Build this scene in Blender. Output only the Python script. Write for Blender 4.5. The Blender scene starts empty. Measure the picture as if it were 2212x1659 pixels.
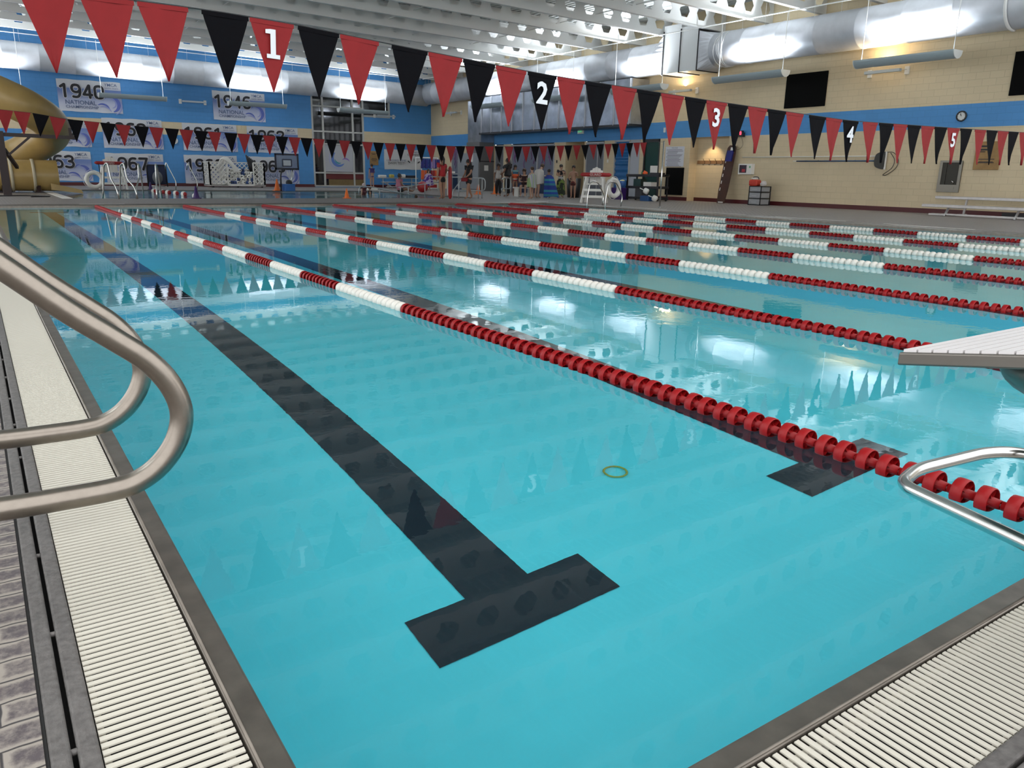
import bpy, bmesh, math, random
from mathutils import Vector, Matrix
sc = bpy.context.scene
COL = sc.collection
PI = math.pi
# ------------------------------------------------------------------ camera
FPX, YAW, PITCH, ROLL = 1681.92, .5977, .2631, .0185
CAM = Vector((-.3481, -.7933, 1.0395))
FW = Vector((math.sin(YAW)*math.cos(PITCH), math.cos(YAW)*math.cos(PITCH), -math.sin(PITCH)))
_r = Vector((math.cos(YAW), -math.sin(YAW), 0)); _u = _r.cross(FW)
RT = _r*math.cos(ROLL) + _u*math.sin(ROLL)
UP = -_r*math.sin(ROLL) + _u*math.cos(ROLL)
cd = bpy.data.cameras.new('camera'); cam = bpy.data.objects.new('camera', cd); COL.objects.link(cam)
cd.sensor_width = 36; cd.lens = FPX/2212*36; cd.clip_start = .02; cd.clip_end = 300
cam.matrix_world = Matrix(((RT.x, UP.x, -FW.x, CAM.x), (RT.y, UP.y, -FW.y, CAM.y), (RT.z, UP.z, -FW.z, CAM.z), (0, 0, 0, 1)))
sc.camera = cam
# ------------------------------------------------------------------ world, exposure
sc.view_settings.view_transform = 'Standard'; sc.view_settings.look = 'None'
sc.view_settings.exposure = 0.25; sc.view_settings.gamma = 1.0
w = bpy.data.worlds.new('world'); sc.world = w; w.use_nodes = True
w.node_tree.nodes['Background'].inputs[0].default_value = (.95, .95, .96, 1)
w.node_tree.nodes['Background'].inputs[1].default_value = 1.75
sc.cycles.use_denoising = True
sc.cycles.adaptive_threshold = .03; sc.cycles.max_bounces = 8; sc.cycles.diffuse_bounces = 3; sc.cycles.glossy_bounces = 4
sc.cycles.transmission_bounces = 6; sc.cycles.transparent_max_bounces = 8
sc.cycles.sample_clamp_indirect = 6
LAMP_W = 250       # watts of each hanging uplight
FILL_W = 900       # the rows of uplights behind the camera, bounced off the roof
# ------------------------------------------------------------------ main measures (metres; water level z = 0)
D = 22.86; POOLW = 17.08; X1 = 2.319; LW = 2.181
XW = 25.3; YB = 46.9; DZ = .06; DEPTH = 1.05
def roofz(x): return 6.62 + .027*(25.5-x)

def ray(x, y): return (FW + RT*((x-1106)/FPX) - UP*((y-829.5)/FPX))
def G(x, y, z=DZ):
    d = ray(x, y); return CAM + d*((z-CAM.z)/d.z)
def PX(x, y, X=XW):
    d = ray(x, y); return CAM + d*((X-CAM.x)/d.x)
def PY(x, y, Y=YB):
    d = ray(x, y); return CAM + d*((Y-CAM.y)/d.y)
def HT(P, x, y):            # height above z=0 of the point seen at x,y on the vertical through P
    d = ray(x, y); t = math.hypot(P.x-CAM.x, P.y-CAM.y)/math.hypot(d.x, d.y); return CAM.z+d.z*t

# ------------------------------------------------------------------ materials
def newmat(name):
    m = bpy.data.materials.new(name); m.use_nodes = True
    return m, m.node_tree, m.node_tree.nodes['Principled BSDF']
MC = {}
def mat(name, col, rough=.6, metal=0, bump=0, bscale=40, var=0, spec=None, emit=None, trans=0):
    if name in MC: return MC[name]
    m, nt, b = newmat(name)
    b.inputs['Base Color'].default_value = (*col, 1); b.inputs['Roughness'].default_value = rough
    b.inputs['Metallic'].default_value = metal
    if spec is not None: b.inputs['Specular IOR Level'].default_value = spec
    if emit: b.inputs['Emission Color'].default_value = (*emit[0], 1); b.inputs['Emission Strength'].default_value = emit[1]
    if trans: b.inputs['Transmission Weight'].default_value = trans
    if bump or var:
        tc = nt.nodes.new('ShaderNodeTexCoord'); nz = nt.nodes.new('ShaderNodeTexNoise')
        nz.inputs['Scale'].default_value = bscale; nz.inputs['Detail'].default_value = 5
        nt.links.new(tc.outputs['Object'], nz.inputs['Vector'])
        if bump:
            bp = nt.nodes.new('ShaderNodeBump'); bp.inputs['Strength'].default_value = bump; bp.inputs['Distance'].default_value = .01
            nt.links.new(nz.outputs['Fac'], bp.inputs['Height']); nt.links.new(bp.outputs[0], b.inputs['Normal'])
        if var:
            mx = nt.nodes.new('ShaderNodeMix'); mx.data_type = 'RGBA'; mx.blend_type = 'MULTIPLY'
            mx.inputs['Factor'].default_value = 1; mx.inputs[6].default_value = (*col, 1)
            cr = nt.nodes.new('ShaderNodeValToRGB')
            cr.color_ramp.elements[0].position = .3; cr.color_ramp.elements[1].position = .7
            cr.color_ramp.elements[0].color = (1-var, 1-var, 1-var, 1); cr.color_ramp.elements[1].color = (1, 1, 1, 1)
            nt.links.new(nz.outputs['Fac'], cr.inputs[0]); nt.links.new(cr.outputs[0], mx.inputs[7])
            nt.links.new(mx.outputs[2], b.inputs['Base Color'])
    MC[name] = m; return m

def water_mat(name, strength, scale, stretch=(1, 1, 1)):
    m = bpy.data.materials.new(name); m.use_nodes = True; nt = m.node_tree
    for n in list(nt.nodes): nt.nodes.remove(n)
    out = nt.nodes.new('ShaderNodeOutputMaterial'); g = nt.nodes.new('ShaderNodeBsdfGlass')
    g.inputs['IOR'].default_value = 1.333; g.inputs['Roughness'].default_value = 0; g.inputs['Color'].default_value = (.97, 1, 1, 1)
    tc = nt.nodes.new('ShaderNodeTexCoord'); mp = nt.nodes.new('ShaderNodeMapping'); mp.inputs['Scale'].default_value = stretch
    n1 = nt.nodes.new('ShaderNodeTexNoise'); n1.inputs['Scale'].default_value = scale; n1.inputs['Detail'].default_value = 3
    n2 = nt.nodes.new('ShaderNodeTexNoise'); n2.inputs['Scale'].default_value = .45; n2.inputs['Detail'].default_value = 1
    mr = nt.nodes.new('ShaderNodeMapRange'); mr.inputs[1].default_value = .45; mr.inputs[2].default_value = .75; mr.inputs[3].default_value = .35; mr.inputs[4].default_value = 1.6
    mu = nt.nodes.new('ShaderNodeMath'); mu.operation = 'MULTIPLY'
    bp = nt.nodes.new('ShaderNodeBump'); bp.inputs['Strength'].default_value = 1; bp.inputs['Distance'].default_value = strength
    L = nt.links.new
    L(tc.outputs['Object'], mp.inputs[0]); L(mp.outputs[0], n1.inputs['Vector']); L(tc.outputs['Object'], n2.inputs['Vector'])
    L(n2.outputs['Fac'], mr.inputs[0]); L(n1.outputs['Fac'], mu.inputs[0]); L(mr.outputs[0], mu.inputs[1])
    L(mu.outputs[0], bp.inputs['Height']); L(bp.outputs[0], g.inputs['Normal']); L(g.outputs[0], out.inputs[0])
    return m

def block_mat(name, bands, bump=.5):
    # painted concrete block: bands = [(z_top, colour)...] from the floor up
    m, nt, b = newmat(name); L = nt.links.new
    ge = nt.nodes.new('ShaderNodeNewGeometry'); sp = nt.nodes.new('ShaderNodeSeparateXYZ'); L(ge.outputs['Position'], sp.inputs[0])
    ad = nt.nodes.new('ShaderNodeMath'); ad.operation = 'ADD'; L(sp.outputs[0], ad.inputs[0]); L(sp.outputs[1], ad.inputs[1])
    cb = nt.nodes.new('ShaderNodeCombineXYZ'); L(ad.outputs[0], cb.inputs[0]); L(sp.outputs[2], cb.inputs[1])
    br = nt.nodes.new('ShaderNodeTexBrick'); br.inputs['Scale'].default_value = 1
    br.inputs['Brick Width'].default_value = .406; br.inputs['Row Height'].default_value = .203
    br.inputs['Mortar Size'].default_value = .007; br.inputs['Mortar Smooth'].default_value = .6
    br.inputs['Color1'].default_value = (1, 1, 1, 1); br.inputs['Color2'].default_value = (.96, .96, .96, 1); br.inputs['Mortar'].default_value = (.84, .84, .84, 1)
    L(cb.outputs[0], br.inputs['Vector'])
    prev = None
    for i, (zt, c) in enumerate(bands):
        if prev is None:
            rgb = nt.nodes.new('ShaderNodeRGB'); rgb.outputs[0].default_value = (*c, 1); prev = rgb.outputs[0]; zp = zt; continue
        gt = nt.nodes.new('ShaderNodeMath'); gt.operation = 'GREATER_THAN'; gt.inputs[1].default_value = zp; L(sp.outputs[2], gt.inputs[0])
        mx = nt.nodes.new('ShaderNodeMix'); mx.data_type = 'RGBA'; L(gt.outputs[0], mx.inputs['Factor']); L(prev, mx.inputs[6]); mx.inputs[7].default_value = (*c, 1)
        prev = mx.outputs[2]; zp = zt
    nz = nt.nodes.new('ShaderNodeTexNoise'); nz.inputs['Scale'].default_value = .7; nz.inputs['Detail'].default_value = 4; L(ge.outputs['Position'], nz.inputs['Vector'])
    mr = nt.nodes.new('ShaderNodeMapRange'); mr.inputs[3].default_value = .86; mr.inputs[4].default_value = 1.08; L(nz.outputs['Fac'], mr.inputs[0])
    m1 = nt.nodes.new('ShaderNodeMix'); m1.data_type = 'RGBA'; m1.blend_type = 'MULTIPLY'; m1.inputs['Factor'].default_value = 1
    L(prev, m1.inputs[6]); L(br.outputs['Color'], m1.inputs[7])
    m2 = nt.nodes.new('ShaderNodeMix'); m2.data_type = 'RGBA'; m2.blend_type = 'MULTIPLY'; m2.inputs['Factor'].default_value = 1
    L(m1.outputs[2], m2.inputs[6]); L(mr.outputs[0], m2.inputs[7]); L(m2.outputs[2], b.inputs['Base Color'])
    bp = nt.nodes.new('ShaderNodeBump'); bp.inputs['Strength'].default_value = bump; bp.inputs['Distance'].default_value = .006; bp.invert = True
    L(br.outputs['Fac'], bp.inputs['Height']); L(bp.outputs[0], b.inputs['Normal']); b.inputs['Roughness'].default_value = .5
    return m

def deck_mat():
    # stamped concrete pavers, brown violet with paler worn edges
    m, nt, b = newmat('stamped_concrete'); L = nt.links.new
    ge = nt.nodes.new('ShaderNodeNewGeometry'); mp = nt.nodes.new('ShaderNodeMapping'); mp.inputs['Rotation'].default_value = (0, 0, 0)
    nw = nt.nodes.new('ShaderNodeTexNoise'); nw.inputs['Scale'].default_value = 9; nw.inputs['Detail'].default_value = 2
    L(ge.outputs['Position'], mp.inputs[0]); L(ge.outputs['Position'], nw.inputs['Vector'])
    va = nt.nodes.new('ShaderNodeVectorMath'); va.operation = 'MULTIPLY_ADD'; va.inputs[1].default_value = (.022, .022, 0); L(nw.outputs['Color'], va.inputs[0]); L(mp.outputs[0], va.inputs[2])
    br = nt.nodes.new('ShaderNodeTexBrick'); br.inputs['Scale'].default_value = 1; br.inputs['Brick Width'].default_value = .17
    br.inputs['Row Height'].default_value = .078; br.inputs['Mortar Size'].default_value = .0035; br.inputs['Mortar Smooth'].default_value = .7
    L(va.outputs[0], br.inputs['Vector'])
    br2 = nt.nodes.new('ShaderNodeTexBrick'); br2.inputs['Scale'].default_value = 1; br2.inputs['Brick Width'].default_value = .17
    br2.inputs['Row Height'].default_value = .078; br2.inputs['Mortar Size'].default_value = .02; br2.inputs['Mortar Smooth'].default_value = 1; L(va.outputs[0], br2.inputs['Vector'])
    n1 = nt.nodes.new('ShaderNodeTexNoise'); n1.inputs['Scale'].default_value = 45; n1.inputs['Detail'].default_value = 6; n1.inputs['Roughness'].default_value = .7; L(ge.outputs['Position'], n1.inputs['Vector'])
    mul = nt.nodes.new('ShaderNodeMath'); mul.operation = 'MULTIPLY_ADD'; mul.inputs[1].default_value = .55; L(br2.outputs['Fac'], mul.inputs[0]); L(n1.outputs['Fac'], mul.inputs[2])
    cr = nt.nodes.new('ShaderNodeValToRGB'); e = cr.color_ramp.elements
    e[0].position = .42; e[0].color = (.098, .082, .088, 1); e[1].position = .8; e[1].color = (.34, .305, .265, 1)
    L(mul.outputs[0], cr.inputs[0])
    mx = nt.nodes.new('ShaderNodeMix'); mx.data_type = 'RGBA'; L(br.outputs['Fac'], mx.inputs['Factor']); L(cr.outputs[0], mx.inputs[6]); mx.inputs[7].default_value = (.05, .045, .045, 1)
    L(mx.outputs[2], b.inputs['Base Color']); b.inputs['Roughness'].default_value = .55
    bp = nt.nodes.new('ShaderNodeBump'); bp.inputs['Strength'].default_value = .6; bp.inputs['Distance'].default_value = .006; bp.invert = True
    L(br.outputs['Fac'], bp.inputs['Height']); L(bp.outputs[0], b.inputs['Normal'])
    return m

M_steel = mat('brushed_steel', (.31, .275, .235), .3, 1, .02, 60, .10)
M_lip = mat('gutter_steel', (.23, .205, .175), .38, .75, .1, 14, .3)
M_chrome = mat('chrome', (.62, .62, .6), .2, 1)
M_white = mat('white_plastic', (.80, .79, .74), .45)
M_grate = mat('cream_grating', (.66, .63, .54), .5)
M_conc = mat('grey_concrete', (.165, .155, .147), .6, 0, .4, 55, .4)
M_dark = mat('dark_gap', (.015, .015, .015), .9)
M_black = mat('black_plastic', (.012, .012, .014), .4)
M_red = mat('red_float', (.31, .006, .008), .4, 0, 0, 1, 0, .3)
M_wf = mat('white_float', (.80, .77, .70), .4)
M_pink = mat('worn_float', (.75, .5, .45), .4)
M_navy = mat('pool_marking', (.006, .016, .03), .5)
M_basin = mat('pool_paint', (.11, .83, .97), .5, 0, 0, 3, .05)
M_basin2 = mat('leisure_pool_paint', (.14, .58, .66), .5, 0, 0, 3, .1)
M_galv = mat('galvanised_duct', (.60, .62, .66), .5, .3, .25, 3, .12)
M_paintw = mat('white_paint', (.80, .80, .78), .5)
M_deckroof = mat('roof_deck_paint', (.62, .64, .62), .5)
M_creamp = mat('cream_plain', (.50, .42, .26), .55)
M_maroon = mat('maroon_base', (.075, .006, .008), .4)
M_flagR = mat('red_vinyl', (.235, .010, .012), .5, 0, .5, 9, .12, .2)
M_flagB = mat('black_vinyl', (.0035, .0035, .005), .6, 0, .5, 9, 0, .05)
M_num = mat('flag_numeral_white', (.72, .74, .78), .4)
M_blue = (.070, .275, .60); M_cream = (.67, .555, .36)
M_deck = deck_mat()
M_backwall = block_mat('blue_block_wall', [(2.80, M_blue), (3.47, M_cream), (99, M_blue)])
M_rightwall = block_mat('cream_block_wall', [(2.68, M_cream), (3.37, M_blue), (99, M_cream)])
M_water = water_mat('lap_pool_water', .0006, 9, (1, 1, 1))
M_water2 = water_mat('leisure_pool_water', .02, 3, (1, 1.6, 1))

# ------------------------------------------------------------------ mesh builder
class MB:
    def __init__(s): s.v = []; s.f = []; s.m = []; s.sm = []
    def add(s, v, f, mi=0, smooth=False):
        o = len(s.v); s.v += [Vector(p) for p in v]
        for q in f: s.f.append([i+o for i in q]); s.m.append(mi); s.sm.append(smooth)
        return s
    def box(s, a, b, mi=0, rz=0, piv=None):
        x0, y0, z0 = a; x1, y1, z1 = b
        v = [Vector(p) for p in ((x0,y0,z0),(x1,y0,z0),(x1,y1,z0),(x0,y1,z0),(x0,y0,z1),(x1,y0,z1),(x1,y1,z1),(x0,y1,z1))]
        if rz:
            c = Vector(piv) if piv else Vector(((x0+x1)/2, (y0+y1)/2, 0)); R = Matrix.Rotation(rz, 3, 'Z'); v = [R@(p-c)+c for p in v]
        return s.add(v, [(0,3,2,1),(4,5,6,7),(0,1,5,4),(1,2,6,5),(2,3,7,6),(3,0,4,7)], mi)
    def bar(s, p, q, w, h, mi=0):      # rectangular bar p->q, w across, h up
        p, q = Vector(p), Vector(q); d = (q-p).normalized(); up = Vector((0,0,1))
        if abs(d.z) > .95: up = Vector((0,1,0))
        a = d.cross(up).normalized()*w/2; b = a.cross(d).normalized()*h/2
        v = [p-a-b, p+a-b, p+a+b, p-a+b, q-a-b, q+a-b, q+a+b, q-a+b]
        return s.add(v, [(0,1,2,3),(4,7,6,5),(0,4,5,1),(1,5,6,2),(2,6,7,3),(3,7,4,0)], mi)
    def tube(s, pts, r, n=10, mi=0, cap=True):
        pts = [Vector(p) for p in pts]; N = len(pts); rs = r if isinstance(r, (list, tuple)) else [r]*N
        t0 = (pts[1]-pts[0]).normalized(); a = t0.orthogonal().normalized(); o = len(s.v); rings = []
        for i, p in enumerate(pts):
            t = ((pts[min(i+1, N-1)]-p).normalized() + (p-pts[max(i-1, 0)]).normalized())
            t = t.normalized() if t.length > 1e-6 else t0
            a = (a - t*a.dot(t)).normalized(); b = t.cross(a)
            for k in range(n):
                th = 2*PI*k/n; s.v.append(p + (a*math.cos(th)+b*math.sin(th))*rs[i])
        for i in range(N-1):
            for k in range(n):
                s.f.append([o+i*n+k, o+i*n+(k+1)%n, o+(i+1)*n+(k+1)%n, o+(i+1)*n+k]); s.m.append(mi); s.sm.append(True)
        if cap:
            s.f.append([o+k for k in range(n)][::-1]); s.m.append(mi); s.sm.append(False)
            s.f.append([o+(N-1)*n+k for k in range(n)]); s.m.append(mi); s.sm.append(False)
        return s
    def lathe(s, prof, c=(0,0,0), n=16, axis='z', mi=0):    # prof: (radius, height)
        c = Vector(c); o = len(s.v)
        for r, h in prof:
            for k in range(n):
                th = 2*PI*k/n; x, y = r*math.cos(th), r*math.sin(th)
                s.v.append(c + (Vector((x, y, h)) if axis == 'z' else Vector((x, h, y)) if axis == 'y' else Vector((h, x, y))))
        for i in range(len(prof)-1):
            for k in range(n):
                s.f.append([o+i*n+k, o+i*n+(k+1)%n, o+(i+1)*n+(k+1)%n, o+(i+1)*n+k]); s.m.append(mi); s.sm.append(True)
        return s
    def ball(s, c, r, n=10, mi=0):
        rr = r if isinstance(r, (tuple, list)) else (r, r, r); c = Vector(c); o = len(s.v); m = n//2+1
        for i in range(m+1):
            ph = PI*i/m
            for k in range(n):
                th = 2*PI*k/n; s.v.append(c+Vector((rr[0]*math.sin(ph)*math.cos(th), rr[1]*math.sin(ph)*math.sin(th), rr[2]*math.cos(ph))))
        for i in range(m):
            for k in range(n):
                s.f.append([o+i*n+k, o+(i+1)*n+k, o+(i+1)*n+(k+1)%n, o+i*n+(k+1)%n]); s.m.append(mi); s.sm.append(True)
        return s
    def prism(s, poly, y0, y1, mi=0):     # poly in x,z ; extruded along y
        n = len(poly); o = len(s.v)
        for y in (y0, y1): s.v += [Vector((p[0], y, p[1])) for p in poly]
        s.f.append([o+i for i in range(n)]); s.f.append([o+n+i for i in range(n)][::-1]); s.m += [mi, mi]; s.sm += [False]*2
        for i in range(n):
            s.f.append([o+i, o+n+i, o+n+(i+1)%n, o+(i+1)%n]); s.m.append(mi); s.sm.append(False)
        return s
    def mesh(s, name, mats):
        me = bpy.data.meshes.new(name); me.from_pydata([tuple(p) for p in s.v], [], s.f)
        for m in (mats if isinstance(mats, (list, tuple)) else [mats]): me.materials.append(m)
        for i, p in enumerate(me.polygons): p.material_index = s.m[i]; p.use_smooth = s.sm[i]
        bm = bmesh.new(); bm.from_mesh(me); bmesh.ops.remove_doubles(bm, verts=bm.verts, dist=1e-6); bmesh.ops.recalc_face_normals(bm, faces=bm.faces); bm.to_mesh(me); bm.free()
        return me
    def build(s, name, mats, parent=None, loc=None, rz=0):
        o = bpy.data.objects.new(name, s.mesh(name, mats)); COL.objects.link(o)
        if parent: o.parent = parent
        if loc is not None: o.location = loc
        o.rotation_euler.z = rz
        return o
def link(name, me, parent=None):
    o = bpy.data.objects.new(name, me); COL.objects.link(o)
    if parent: o.parent = parent
    return o
def bevel(o, w=.005, seg=2):
    md = o.modifiers.new('bevel', 'BEVEL'); md.width = w; md.segments = seg; md.limit_method = 'ANGLE'; return o
def tag(o, label, cat, group=None, kind=None):
    o['label'] = label; o['category'] = cat
    if group: o['group'] = group
    if kind: o['kind'] = kind
    return o
def thing(name, label, cat, loc=(0,0,0), rz=0, group=None):
    o = bpy.data.objects.new(name, None); COL.objects.link(o); o.location = loc; o.rotation_euler.z = rz
    o.empty_display_size = .1
    return tag(o, label, cat, group)
def struct(o): o['kind'] = 'structure'; return o
def copy_tree(o, parent=None):
    c = o.copy(); COL.objects.link(c)
    if parent: c.parent = parent
    for ch in list(o.children): copy_tree(ch, c)
    return c
def fillet(P, r, n=6):
    P = [Vector(p) for p in P]; out = [P[0]]
    for i in range(1, len(P)-1):
        a, b, c = P[i-1], P[i], P[i+1]; u = (a-b); v = (c-b); rr = min(r, u.length*.49, v.length*.49)
        u.normalize(); v.normalize(); p0 = b+u*rr; p1 = b+v*rr
        for k in range(n+1):
            t = k/n; out.append(p0*(1-t)**2 + b*2*t*(1-t) + p1*t*t)
    out.append(P[-1]); return out
def spline(P, n=8):     # Catmull-Rom
    P = [Vector(p) for p in P]; P = [P[0]*2-P[1]] + P + [P[-1]*2-P[-2]]; out = []
    for i in range(1, len(P)-2):
        for k in range(n):
            t = k/n; a, b, c, d = P[i-1], P[i], P[i+1], P[i+2]
            out.append(.5*((2*b)+(c-a)*t+(2*a-5*b+4*c-d)*t*t+(3*b-a-3*c+d)*t**3))
    out.append(P[-2]); return out
_dg = None
def textmesh(s, name, m, w=None, h=None, x=0, z=0, y=0, ext=.004, off=0, align='LEFT', rot=0, sx=None):
    # lettering in the local x-z plane, reading along +x, facing -y; fitted to w x h
    cu = bpy.data.curves.new(name, 'FONT'); cu.body = s; cu.size = 1; cu.extrude = 0; cu.offset = off; cu.resolution_u = 2; cu.fill_mode = 'FRONT' if True else 'BOTH'
    cu.space_line = .9
    ob = bpy.data.objects.new(name, cu); COL.objects.link(ob); bpy.context.view_layer.update()
    me = bpy.data.meshes.new_from_object(ob.evaluated_get(bpy.context.evaluated_depsgraph_get()))
    bpy.data.objects.remove(ob); bpy.data.curves.remove(cu)
    xs = [v.co.x for v in me.vertices]; ys = [v.co.y for v in me.vertices]; x0, x1, y0, y1 = min(xs), max(xs), min(ys), max(ys)
    kx = w/(x1-x0) if w else None; ky = h/(y1-y0) if h else None
    kx = kx or ky; ky = ky or kx; W_ = (x1-x0)*kx
    ox = {'LEFT': 0, 'CENTER': -W_/2, 'RIGHT': -W_}[align]
    cr, sr = math.cos(rot), math.sin(rot)
    for v in me.vertices:
        a = (v.co.x-x0)*kx+ox; b = (v.co.y-y0)*ky
        v.co = (x+a*cr-b*sr, y, z+a*sr+b*cr)
    me.materials.clear(); me.materials.append(m); me.name = name
    return me

# ================================================================== SETTING
# pool basin
b = MB(); b.add([(0,0,-DEPTH),(POOLW,0,-DEPTH),(POOLW,D,-DEPTH),(0,D,-DEPTH)], [(0,1,2,3)])
z1 = -.012
b.add([(0,0,-DEPTH),(0,D,-DEPTH),(0,D,z1),(0,0,z1)], [(0,1,2,3)]); b.add([(POOLW,0,-DEPTH),(POOLW,D,-DEPTH),(POOLW,D,z1),(POOLW,0,z1)], [(0,1,2,3)])
b.add([(0,0,-DEPTH),(POOLW,0,-DEPTH),(POOLW,0,z1),(0,0,z1)], [(0,1,2,3)]); b.add([(0,D,-DEPTH),(POOLW,D,-DEPTH),(POOLW,D,z1),(0,D,z1)], [(0,1,2,3)])
struct(b.build('pool_basin', M_basin))
# lane markings on the pool floor
for k in range(8):
    cx = 1.15+1.99*k if k < 2 else X1+LW*(k-.5)
    m = MB(); zf = -DEPTH+.004
    pts = [(cx-.40,1.22),(cx+.40,1.22),(cx+.40,1.485),(cx+.145,1.485),(cx+.145,D-1.5),(cx+.40,D-1.5),(cx+.40,D-1.22),(cx-.40,D-1.22),(cx-.40,D-1.5),(cx-.145,D-1.5),(cx-.145,1.485),(cx-.40,1.485)]
    v = [(x,y,zf) for x, y in pts]
    m.add(v, [(0,1,2,3,10,11),(3,4,9,10),(4,5,6,7,8,9)])
    struct(m.build('trim_%d' % (k+1), M_navy))
# water
wt = MB().add([(0,0,0),(POOLW,0,0),(POOLW,D,0),(0,D,0)], [(0,1,2,3)]).build('pool_water', M_water); tag(wt, 'calm turquoise water filling the lap pool', 'water', kind='stuff')
# gutter of the near and the left side: steel lip, grating, concrete curb, slot
def strip(name, x0, x1, y0, y1, za, zb, m):
    return struct(MB().box((x0,y0,za),(x1,y1,zb)).build(name, m))
YN = -3.0; XR = POOLW; XL0 = -9
def gutter_side(axis):
    # profile in distance d out from the water's edge (negative direction)
    prof = [('pool_edge', -.059, .0, -.10, .009, M_lip), ('gutter_floor', -.30, -.059, -.10, -.055, M_dark), ('curb', -.322, -.286, -.10, .012, M_conc), ('slot', -.331, -.322, -.10, -.03, M_dark), ('deck_border', -.366, -.331, -.10, .014, M_conc), ('joint', -.374, -.366, -.10, .0125, M_dark)]
    for nm, a, c, za, zb, m in prof:
        if axis == 'x':
            o = MB().box((a, -.372 if a < -.3 else a, za), (c, D, zb)).build(nm+'_left', m)
        else:
            o = MB().box((c if c < 0 else 0, a, za), (XR, c, zb)).build(nm+'_front', m)
        struct(o)
        if nm in ('curb', 'deck_border', 'pool_edge'): bevel(o, .006, 3)
gutter_side('x'); gutter_side('y')
# small rolled rib beside the grating
struct(MB().tube([(-.053,-.053,.0095),(-.053,D,.0095)], .0035, 8).build('pool_edge_rib', M_lip))
struct(MB().tube([(-.053,-.053,.0095),(XR,-.053,.0095)], .0035, 8).build('pool_edge_rib', M_lip))
# grating slats
SP = .0213
def slat_mesh(L):
    m = MB(); hw = .0063
    m.add([(0,-hw,-.0035),(L,-hw,-.0035),(L,hw,-.0035),(0,hw,-.0035),(0,-hw,0),(L,-hw,0),(L,hw,0),(0,hw,0)], [(0,3,2,1),(4,5,6,7),(0,1,5,4),(1,2,6,5),(2,3,7,6),(3,0,4,7)])
    return m.mesh('slat', M_grate)
sm = slat_mesh(.2195)
gl = thing('gutter_grating', 'cream slatted gutter grating along the left side of the lap pool', 'grating', (-.2835, 0, .006))
NS = 100; y = .33
for k in range(NS):
    o = link('slat', sm, gl); o.location = (0, y+k*SP, 0)
m = MB()
for k in range(-18, int((D+.2)/SP)):
    yy = .33+k*SP
    if 0 <= k < NS: continue
    m.box((0, yy-.0063, -.0035), (.2195, yy+.0063, 0))
m.box((0,-.07,-.03),(.012,D,-.0076)); m.box((.19,-.07,-.03),(.202,D,-.0076))
so = m.build('slat', M_grate, gl); so['kind'] = 'stuff'
gf = thing('gutter_grating', 'cream slatted gutter grating along the near end of the pool, under the starting block', 'grating', (0, -.2835, .006))
for k in range(NS):
    o = link('slat', sm, gf); o.location = (.5+k*SP, 0, 0); o.rotation_euler.z = PI/2
m = MB()
for k in range(-22, int(XR/SP)-23):
    if 0 <= k < NS: continue
    xx = .5+k*SP; m.box((xx-.0063, 0, -.0035), (xx+.0063, .2195, 0))
m.box((0,0,-.03),(XR,.012,-.0076)); m.box((0,.19,-.03),(XR,.202,-.0076))
so = m.build('slat', M_grate, gf); so['kind'] = 'stuff'
# pins in the slot
mp_ = MB()
for k in range(51):
    yy = .193+k*.447; mp_.tube([(-.334,yy,.004),(-.319,yy,.004)], .0065, 10)
struct(mp_.build('slot_pin', M_conc))
# deck slabs around both pools
LX0, LX1, LY0, LY1 = 2.25, 17.2, 27.6, 38.6     # leisure pool
dk = MB()
def slab(x0,y0,x1,y1,z=DZ): dk.add([(x0,y0,z),(x1,y0,z),(x1,y1,z),(x0,y1,z)], [(0,1,2,3)])
dk.add([(-9,-6,.016),(-.372,-6,.016),(-.372,D,.016),(-9,D,.016)], [(0,1,2,3)])
dk.add([(-.372,-6,.016),(XW,-6,.016),(XW,-.372,.016),(-.372,-.372,.016)], [(0,1,2,3)])
EDG = .42
slab(-9,D+EDG,XW+3,LY0); slab(-9,LY0,LX0,YB+1); slab(LX1,LY0,XW+3,YB+1); slab(LX0,LY1,LX1,YB+1); slab(POOLW+EDG,-.372,XW+3,D+EDG)
struct(dk.build('floor', M_deck))
# raised steel gutter and coping on the far end and the right side
def coping(pts_in, pts_out, nm):
    m = MB(); (x0,y0),(x1,y1) = pts_in; (a0,b0),(a1,b1) = pts_out
    v = [(x0,y0,-.12),(x1,y1,-.12),(x0,y0,.045),(x1,y1,.045)]
    m.add(v, [(0,1,3,2)])
    def lerp(t,z): return [(x0+(a0-x0)*t, y0+(b0-y0)*t, z), (x1+(a1-x1)*t, y1+(b1-y1)*t, z)]
    prof = [lerp(0,.045), lerp(.08,.058), lerp(.35,.056), lerp(.4,.05), lerp(.93,.052), lerp(1,DZ+.004)]
    for i in range(len(prof)-1):
        m.add([prof[i][0], prof[i][1], prof[i+1][1], prof[i+1][0]], [(0,1,2,3)], 1 if i == 3 else 0)
    struct(m.build(nm, [M_lip, M_conc]))
coping(((-.4,D),(POOLW,D)), ((-.4,D+EDG),(POOLW,D+EDG)), 'pool_edge_back'); coping(((POOLW,-.4),(POOLW,D)), ((POOLW+EDG,-.4),(POOLW+EDG,D)), 'pool_edge_right')
struct(MB().box((POOLW,D,-.1),(POOLW+EDG,D+EDG,DZ)).build('pool_edge_corner', M_conc))
# pale tile line on the deck edge
for k in range(8):
    a = 1.6+k*3.1
    struct(MB().box((POOLW+EDG+.01, a, DZ), (POOLW+EDG+.05, a+2.1, DZ+.006)).build('tile_line', M_white))
struct(MB().box((2.0, D+EDG+.02, DZ), (3.1, D+EDG+.08, DZ+.006)).build('tile_line', M_white))
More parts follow.
